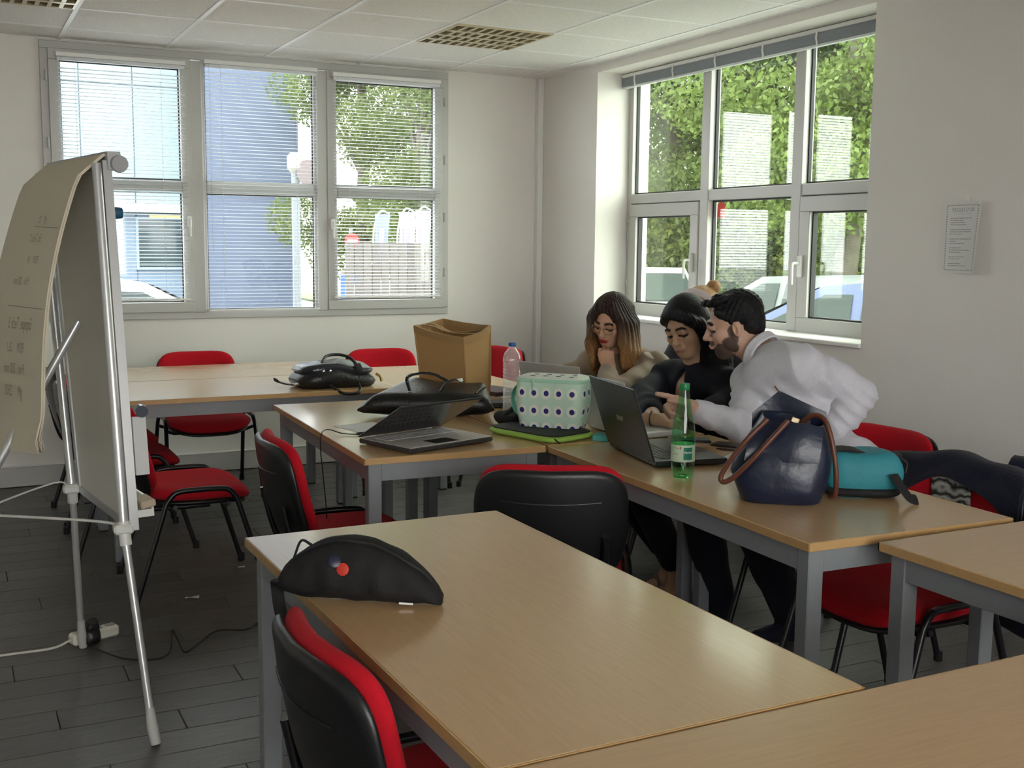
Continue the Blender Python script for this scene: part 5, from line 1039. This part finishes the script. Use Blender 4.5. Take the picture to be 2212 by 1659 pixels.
hb = [tuple(P4h(.012+.02*math.cos(a)*0, .0875*math.cos(a), .045+.0925*math.sin(a))) for a in np.linspace(-.3, math.pi+.3, 24)]; place(MB().tube(hb, .022, 8, flat=.16).build('headband', mat('pale_headband', (.72, .66, .66), .7), t4), t4)
# ------------------------------------------------------------------ outside
GZ = -.35
struct(B('ground', (10, 22, GZ-.05), (120, 110, .1), mat('pale_concrete', (.36, .36, .35), .9, var=.2, vscale=3, bump=.2, bscale=60)), 'grey asphalt yard outside the windows')
tag(MB().box((0, 0, 0), (26, 34, .06)).build('lawn', mat('grass_green', (.12, .18, .04), .9, var=.3, vscale=8, bump=.4, bscale=30), None, 0, (23, 21, GZ+.03)), 'mown green lawn under the trees outside the right-hand window', 'lawn')
# pale building with shop front
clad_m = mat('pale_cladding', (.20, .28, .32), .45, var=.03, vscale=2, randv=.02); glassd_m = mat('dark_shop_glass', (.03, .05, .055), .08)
bld = thing('office_building', 'pale blue-white clad building across the yard with a white parapet band', 'building', (-2, 32, GZ))
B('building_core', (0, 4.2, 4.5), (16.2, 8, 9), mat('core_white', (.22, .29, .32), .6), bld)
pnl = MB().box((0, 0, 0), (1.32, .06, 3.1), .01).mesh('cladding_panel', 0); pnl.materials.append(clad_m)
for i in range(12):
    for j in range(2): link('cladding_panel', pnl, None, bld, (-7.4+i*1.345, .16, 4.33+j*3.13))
B('parapet_band', (0, -.05, 2.66), (16.4, .5, .22), mat('band_white', (.88, .90, .90), .5), bld, .02)
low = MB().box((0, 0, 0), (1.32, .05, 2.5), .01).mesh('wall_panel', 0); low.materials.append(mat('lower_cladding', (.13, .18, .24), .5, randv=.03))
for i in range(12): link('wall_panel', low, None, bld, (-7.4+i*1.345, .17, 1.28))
for xa, xb in ((6.75, 7.95), (4.3, 5.75), (1.2, 3.2), (-3, -.8)):
    o = B('shop_window', ((xa+xb)/2, .10, 1.72), (xb-xa, .06, 1.30), glassd_m, bld)
    rect_frame(MB(), 'y', 0, -(xb-xa)/2-.06, (xb-xa)/2+.06, -.71, .71, .07, .10, 0).build('window_frame', mat('lower_frame', (.20, .26, .31), .5), o)
    for k in range(7): B('shutter_slat', (0, .0-.034, -.55+k*.18), (xb-xa-.02, .006, .03), mat('shutter_pale', (.10, .13, .14), .5), o)
ring = [tuple((5.02+.33*math.cos(a), -.0, 1.72+.36*math.sin(a))) for a in np.linspace(.5, 2*math.pi-.3, 26)]
sg_ = MB().tube(ring, .055, 8).build('sign_ring', mat('sign_white', (.85, .9, .9), .5), bld); link('sign_numeral', text_mesh('2', .42, ext=.01, mapfn=lambda x, y, z: (5.50+x, -.01-z, 1.50+y)), mat('sign_white', (.85, .9, .9), .5), bld)
B('yellow_strip', (7.5, .05, 2.44), (.9, .04, .08), mat('strip_yellow', (.75, .62, .25), .5), bld)
tw = thing('grey_block', 'tall windowless blue-grey block beside the pale building', 'building', (7.36, 30, GZ))
B('block_wall', (0, 2, 5.5), (2.5, 4, 11), mat('blue_grey_render', (.095, .120, .180), .7, var=.03, vscale=1), tw, .03); B('block_coping', (0, 2, 11.05), (2.6, 4.1, .12), mat('coping', (.5, .52, .55), .6), tw)
# street furniture
def at_g(px, Y): d = ray(px, 500); return Vector((d.x*Y/d.y, Y, GZ))
p_ = at_g(640, 11.5); t = thing('lamp_post', 'short lamp post with a round convex mirror in front of the blue-grey block', 'lamp post', p_)
MB().tube([(0, 0, 0), (0, 0, 2.55)], .045, 10).build('post', mat('post_grey', (.13, .15, .16), .5), t); MB().lathe([(.05, 2.5), (.085, 2.54), (.085, 2.66), (.05, 2.70)], 14).build('lamp_head', mat('lamp_beige', (.26, .25, .20), .5), t)
MB().lathe([(.13, -.012), (.13, .012)], 20).build('mirror_disc', mat('disc_brown', (.11, .085, .085), .5), t, 40, (.12, -.07, 2.50), (RD(90), 0, 0))
p_ = at_g(758, 16); t = thing('road_sign', 'round red and white no-entry sign by the brown fence', 'sign', p_); MB().tube([(0, 0, 0), (0, 0, 2.0)], .03, 8).build('post', mat('post_grey', (.13, .15, .16), .5), t)
MB().lathe([(.11, -.012), (.11, .012)], 20).build('sign_disc', mat('sign_red', (.30, .02, .02), .5), t, 40, (0, -.05, 1.82), (RD(90), 0, 0)); B('sign_bar', (0, -.068, 1.82), (.15, .008, .04), white_m, t); B('direction_plate', (0, -.05, 1.1), (.36, .02, .5), mat('sign_blue', (.05, .12, .45), .5), t); B('plate_legend', (.0, -.064, 1.12), (.22, .006, .14), white_m, t)
fen = thing('timber_fence', 'brown-grey board fence beyond the blind with bright slats', 'fence', (at_g(850, 14.5)+Vector((0, 0, 0)))); fs_ = MB().box((0, 0, 0), (.115, .022, 1.75), .004).mesh('fence_board', 0); fs_.materials.append(mat('fence_wood', (.085, .078, .066), .85, var=.25, vscale=6, randv=.2))
for k in range(15): link('fence_board', fs_, None, fen, (-.62+k*.125, 0, .92))
for z in (.4, 1.4): B('fence_rail', (.25, .03, z), (1.95, .04, .08), mat('fence_rail_wood', (.14, .125, .10), .85), fen)
for px, Y, h_, c, lb in ((806, 19, 2.0, (.30, .36, .44), 'pale blue-white feather banner beyond the fence'), (858, 17.5, 1.9, (.42, .43, .45), 'white feather banner beside the pale blue one'), (893, 16.5, 1.9, (.45, .45, .47), 'white feather banner nearest the tree beyond the fence')):
    t = thing('feather_flag', lb, 'flag', at_g(px, Y)); MB().tube(smooth_path([(0, 0, 0), (0, 0, 1.6), (.03, 0, 2.1), (.15, 0, 2.35), (.3, 0, 2.3)], 4), .015, 6).build('pole', alu_m, t)
    MB().sheet(4, 8, lambda u, v: (.03+u*.30*(.55+.45*v), .03*math.sin(v*6+u*3), 1.15+v*1.15), .006).build('banner', mat('banner_%d' % px, c, .7, trans=.4), t)
    B('banner_print', (.14, -.045, 1.85), (.10, .004, .4), mat('banner_ink', (.25, .22, .45), .7), t)
# cars
def make_car(label, loc, rz, col, van=False):
    t = thing('car', label, 'car', loc, RD(rz)); pm_ = mat('car_paint_'+label.split()[0], col, .45, coat=.1); gm = mat('car_glass', (.02, .03, .03), .3, spec=.3)
    st_ = [(-2.1, .45, .62, .78), (-1.95, .28, .80, .84), (-1.2, .2, .93, .87), (0, .18, .95, .88), (1.0, .2, .93, .87), (1.75, .25, .80, .84), (2.08, .36, .62, .72)]
    def rg_(x, z0, z1, w_): return [(x, -w_, z0+.08), (x, -w_*.92, z0), (x, w_*.92, z0), (x, w_, z0+.08), (x, w_, z1-.12), (x, w_*.93, z1), (x, -w_*.93, z1), (x, -w_, z1-.12)]
    MB().loft([rg_(*s_) for s_ in st_]).build('car_body', pm_, t, 50)
    ht = 1.46 if not van else 1.75
    cs_ = [(-1.75 if van else -1.60, .95, .80), (-1.05, ht-.06, .62), (-.4, ht, .64), (.25, ht-.03, .62), (1.15, .94, .78)]
    lo_ = [[(x, -.80, .90), (x, .80, .90), (x, w_, z), (x, -w_, z)] for x, z, w_ in cs_]; MB().loft(lo_).build('cabin', pm_, t, 40)
    for s in (-1, 1):
        MB().add([(-1.15, s*.785, .97), (-.15, s*.795, .97), (-.15, s*.66, ht-.10), (-.95, s*.655, ht-.14)], [(0, 1, 2, 3)]).add([(-.05, s*.795, .97), (.95, s*.79, .97), (.22, s*.655, ht-.11), (-.05, s*.66, ht-.10)], [(0, 1, 2, 3)]).build('side_window', gm, t, 0)
        for x in (-1.3, 1.3): wmk = MB().lathe([(.12, -.10), (.30, -.10), (.32, -.07), (.32, .07), (.30, .10), (.12, .10)], 20).build('wheel', mat('tyre', (.02, .02, .02), .8), t, 40, (x, s*.78, .32), (RD(90), 0, 0)); MB().lathe([(.02, -.105), (.19, -.105), (.19, .105), (.02, .105)], 14).build('hubcap', alu_m, wmk)
        B('headlight', (2.0, s*.55, .66), (.10, .30, .12), mat('lamp_clear', (.8, .82, .85), .1), t, .03); B('tail_light', (-2.03, s*.6, .72), (.08, .22, .14), mat('lamp_red', (.45, .02, .02), .2), t, .02)
    MB().add([(.30, -.60, ht-.06), (.30, .60, ht-.06), (1.13, .72, .985), (1.13, -.72, .985)], [(0, 1, 2, 3)]).build('windscreen', gm, t, 0, (.012, 0, .012)); MB().add([(-1.09, -.58, ht-.08), (-1.09, .58, ht-.08), (-1.58, .72, 1.0), (-1.58, -.72, 1.0)], [(0, 1, 2, 3)]).build('rear_window', gm, t, 0, (-.012, 0, .01))
    return t
make_car('silver car parked close to the back window behind the flip chart', (1.30, 10.9, GZ), 2, (.30, .34, .35))
make_car('white car parked under the trees beyond the hinged right-hand sash', (9.9, 15.2, GZ), 60, (.40, .41, .42))
make_car('grey car parked outside behind the head in the white-shirt group', (9.6, 10.9, GZ), 100, (.12, .13, .14)); make_car('blue car parked right outside the right-hand window', (8.1, 8.35, GZ), 118, (.06, .08, .18))
# trees
leaf_m = mat('tree_leaf', (.125, .17, .042), .6, var=.45, vscale=1.6, trans=.45, randv=.15); leaf2_m = mat('bush_leaf', (.16, .19, .036), .6, var=.4, vscale=2, trans=.45, randv=.1); bark_m = mat('tree_bark', (.085, .072, .058), .9, bump=.6, bscale=18, var=.3, vscale=6)
def leaves(n, blobs, size, seed):
    rng = np.random.RandomState(seed); w_ = np.array([b[3]*b[4]*b[5] for b in blobs]); w_ /= w_.sum(); ix = rng.choice(len(blobs), n, p=w_); bl = np.array(blobs)[ix]
    d = rng.normal(size=(n, 3)); d /= np.linalg.norm(d, axis=1, keepdims=True); r = rng.uniform(.25, 1, n)**.6; c = bl[:, :3]+d*r[:, None]*bl[:, 3:6]
    a = rng.normal(size=(n, 3)); a /= np.linalg.norm(a, axis=1, keepdims=True); b = np.cross(a, rng.normal(size=(n, 3))); b /= np.linalg.norm(b, axis=1, keepdims=True); s_ = size*rng.uniform(.6, 1.3, n)[:, None]
    q = np.stack([c-a*s_*.5, c+b*s_*.28, c+a*s_*.5, c-b*s_*.28], 1).reshape(-1, 3); m = MB(); m.v = [tuple(p) for p in q]; m.f = [(4*i, 4*i+1, 4*i+2, 4*i+3) for i in range(n)]
    me = bpy.data.meshes.new('foliage'); me.from_pydata(m.v, [], m.f); return me
def make_tree(seed, h_, n, low):
    rng = random.Random(seed); blobs = []
    for k in range(16): a = rng.uniform(0, 6.28); r = rng.uniform(0, 2.3); z = rng.uniform(low, h_); blobs.append((r*math.cos(a), r*math.sin(a), z, rng.uniform(.8, 1.4), rng.uniform(.8, 1.4), rng.uniform(.6, 1.0)))
    fol = leaves(n, blobs, .105, seed); fol.materials.append(leaf_m)
    tr_ = MB().tube(smooth_path([(0, 0, -.1), (.05, .02, 1.2), (-.04, .05, 3), (.08, 0, h_*.8)], 5), [.26-.18*i/15 for i in range(16)], 10).mesh('trunk', 60); tr_.materials.append(bark_m)
    bs = []
    for b in blobs[:7]:
        z0 = b[2]*.55+.4; bm_ = MB().tube(smooth_path([(0, 0, z0), (b[0]*.5, b[1]*.5, (z0+b[2])/2+.1), (b[0], b[1], b[2])], 4), [.07-.055*i/8 for i in range(9)], 6).mesh('branch', 60); bm_.materials.append(bark_m); bs.append(bm_)
    return fol, tr_, bs
T3 = [make_tree(3, 8.5, 36000, 2.2), make_tree(11, 7.5, 36000, 1.6), make_tree(23, 9.5, 36000, 2.6)]
trees = [(8.75, 21.5, 0, 'tree whose crown fills the bright-slatted window'), (9.4, 27, 1, 'tree standing behind the one in the bright-slatted window'), (10.4, 24.0, 2, 'slim-looking tree between the bright-slatted window and the room corner'),
 (12.0, 19.9, 1, 'tree near the window corner beyond the back and right windows'), (12.9, 18.8, 0, 'tree with dark trunk seen through the hinged right-hand sash'), (15.3, 19.6, 2, 'tree behind the middle right-hand pane, farther off'), (14.6, 17.2, 1, 'tree in the middle of the row on the lawn'),
 (12.2, 13.1, 2, 'tree with thick trunk beyond the right-hand end of the deep-set window'), (16.8, 16.3, 0, 'tree at the far side of the lawn'), (17.9, 19.5, 1, 'tree in the back row of the lawn, third along'), (18.6, 23.0, 2, 'tree in the back row of the lawn, farthest from the cars'), (15.0, 24.5, 0, 'tree in the back row of the lawn towards the fence'), (19.5, 14.2, 1, 'tree behind the blue car at the lawn edge'), (21.0, 17.5, 2, 'tree in the last row of the lawn'), (13.0, 29.0, 2, 'tree far behind the feather banners')]
for i, (x, y, k, lb) in enumerate(trees):
    t = thing('tree', lb, 'tree', (x, y, GZ), i*1.3, 'trees around the yard'); fol, tr_, bs = T3[k]; link('foliage', fol, None, t)['kind'] = 'stuff'; link('trunk', tr_, None, t)
    for b in bs: link('branch', b, None, t)
bush = leaves(12000, [(0, 0, .7, 1.5, .9, .8), (1.1, .2, .6, 1.0, .8, .7), (-1.2, -.1, .9, 1.0, .8, 1.0), (.2, .3, 1.5, 1.0, .8, .9)], .09, 5); bush.materials.append(leaf2_m); bushd = bush.copy(); bushd.materials.clear(); bushd.materials.append(leaf_m)
stem = MB()
for k in range(6): a = k*1.05; stem.tube([(.15*math.cos(a), .15*math.sin(a), -.05), (.6*math.cos(a), .4*math.sin(a), .9)], [.03, .012], 6)
stm = stem.mesh('stems', 40); stm.materials.append(bark_m)
for i, (x, y, z_, rz_, k, lb) in enumerate(((11.4, 16.9, 1.1, 0, 0, 'yellow-green bush beyond the hinged right-hand sash'), (14.0, 15.0, 1.3, 40, 1, 'green bush on the lawn under the middle trees'), (16.4, 18.3, 1.7, 80, 1, 'large green bush at the back of the lawn'), (18.4, 15.2, 1.7, 10, 1, 'large green bush by the lawn edge behind the cars'), (13.1, 21.3, 1.6, 30, 1, 'green bush between the trees near the corner of the yard'), (19.6, 20.3, 2.0, 30, 1, 'tall green bush in the last row of the lawn'), (7.0, 15.9, .6, 0, 0, 'yellow-green bush at the end of the brown fence'), (9.4, 22.0, 1.2, 60, 1, 'green bush beside the feather banners'), (12.0, 27.5, 1.3, 60, 1, 'green bush far behind the feather banners'), (16.0, 22.0, 2.0, 120, 1, 'tall green bush behind the row of trees'), (12.2, 18.4, 1.3, 35, 1, 'first green bush of the hedge line behind the parked cars'), (13.4, 17.2, 1.3, 35, 1, 'second green bush of the hedge line behind the parked cars'), (14.5, 16.0, 1.3, 45, 0, 'yellow-green bush in the hedge line behind the parked cars'), (15.4, 14.8, 1.4, 50, 1, 'fourth green bush of the hedge line behind the parked cars'), (16.3, 13.6, 1.5, 50, 1, 'last green bush of the hedge line behind the parked cars'))):
    t = thing('bush', lb, 'bush', (x, y, GZ), RD(rz_), 'bushes around the yard'); t.scale = (z_, z_, z_); link('foliage', (bush, bushd)[k], None, t)['kind'] = 'stuff'; link('stems', stm, None, t)
bpy.context.view_layer.update()
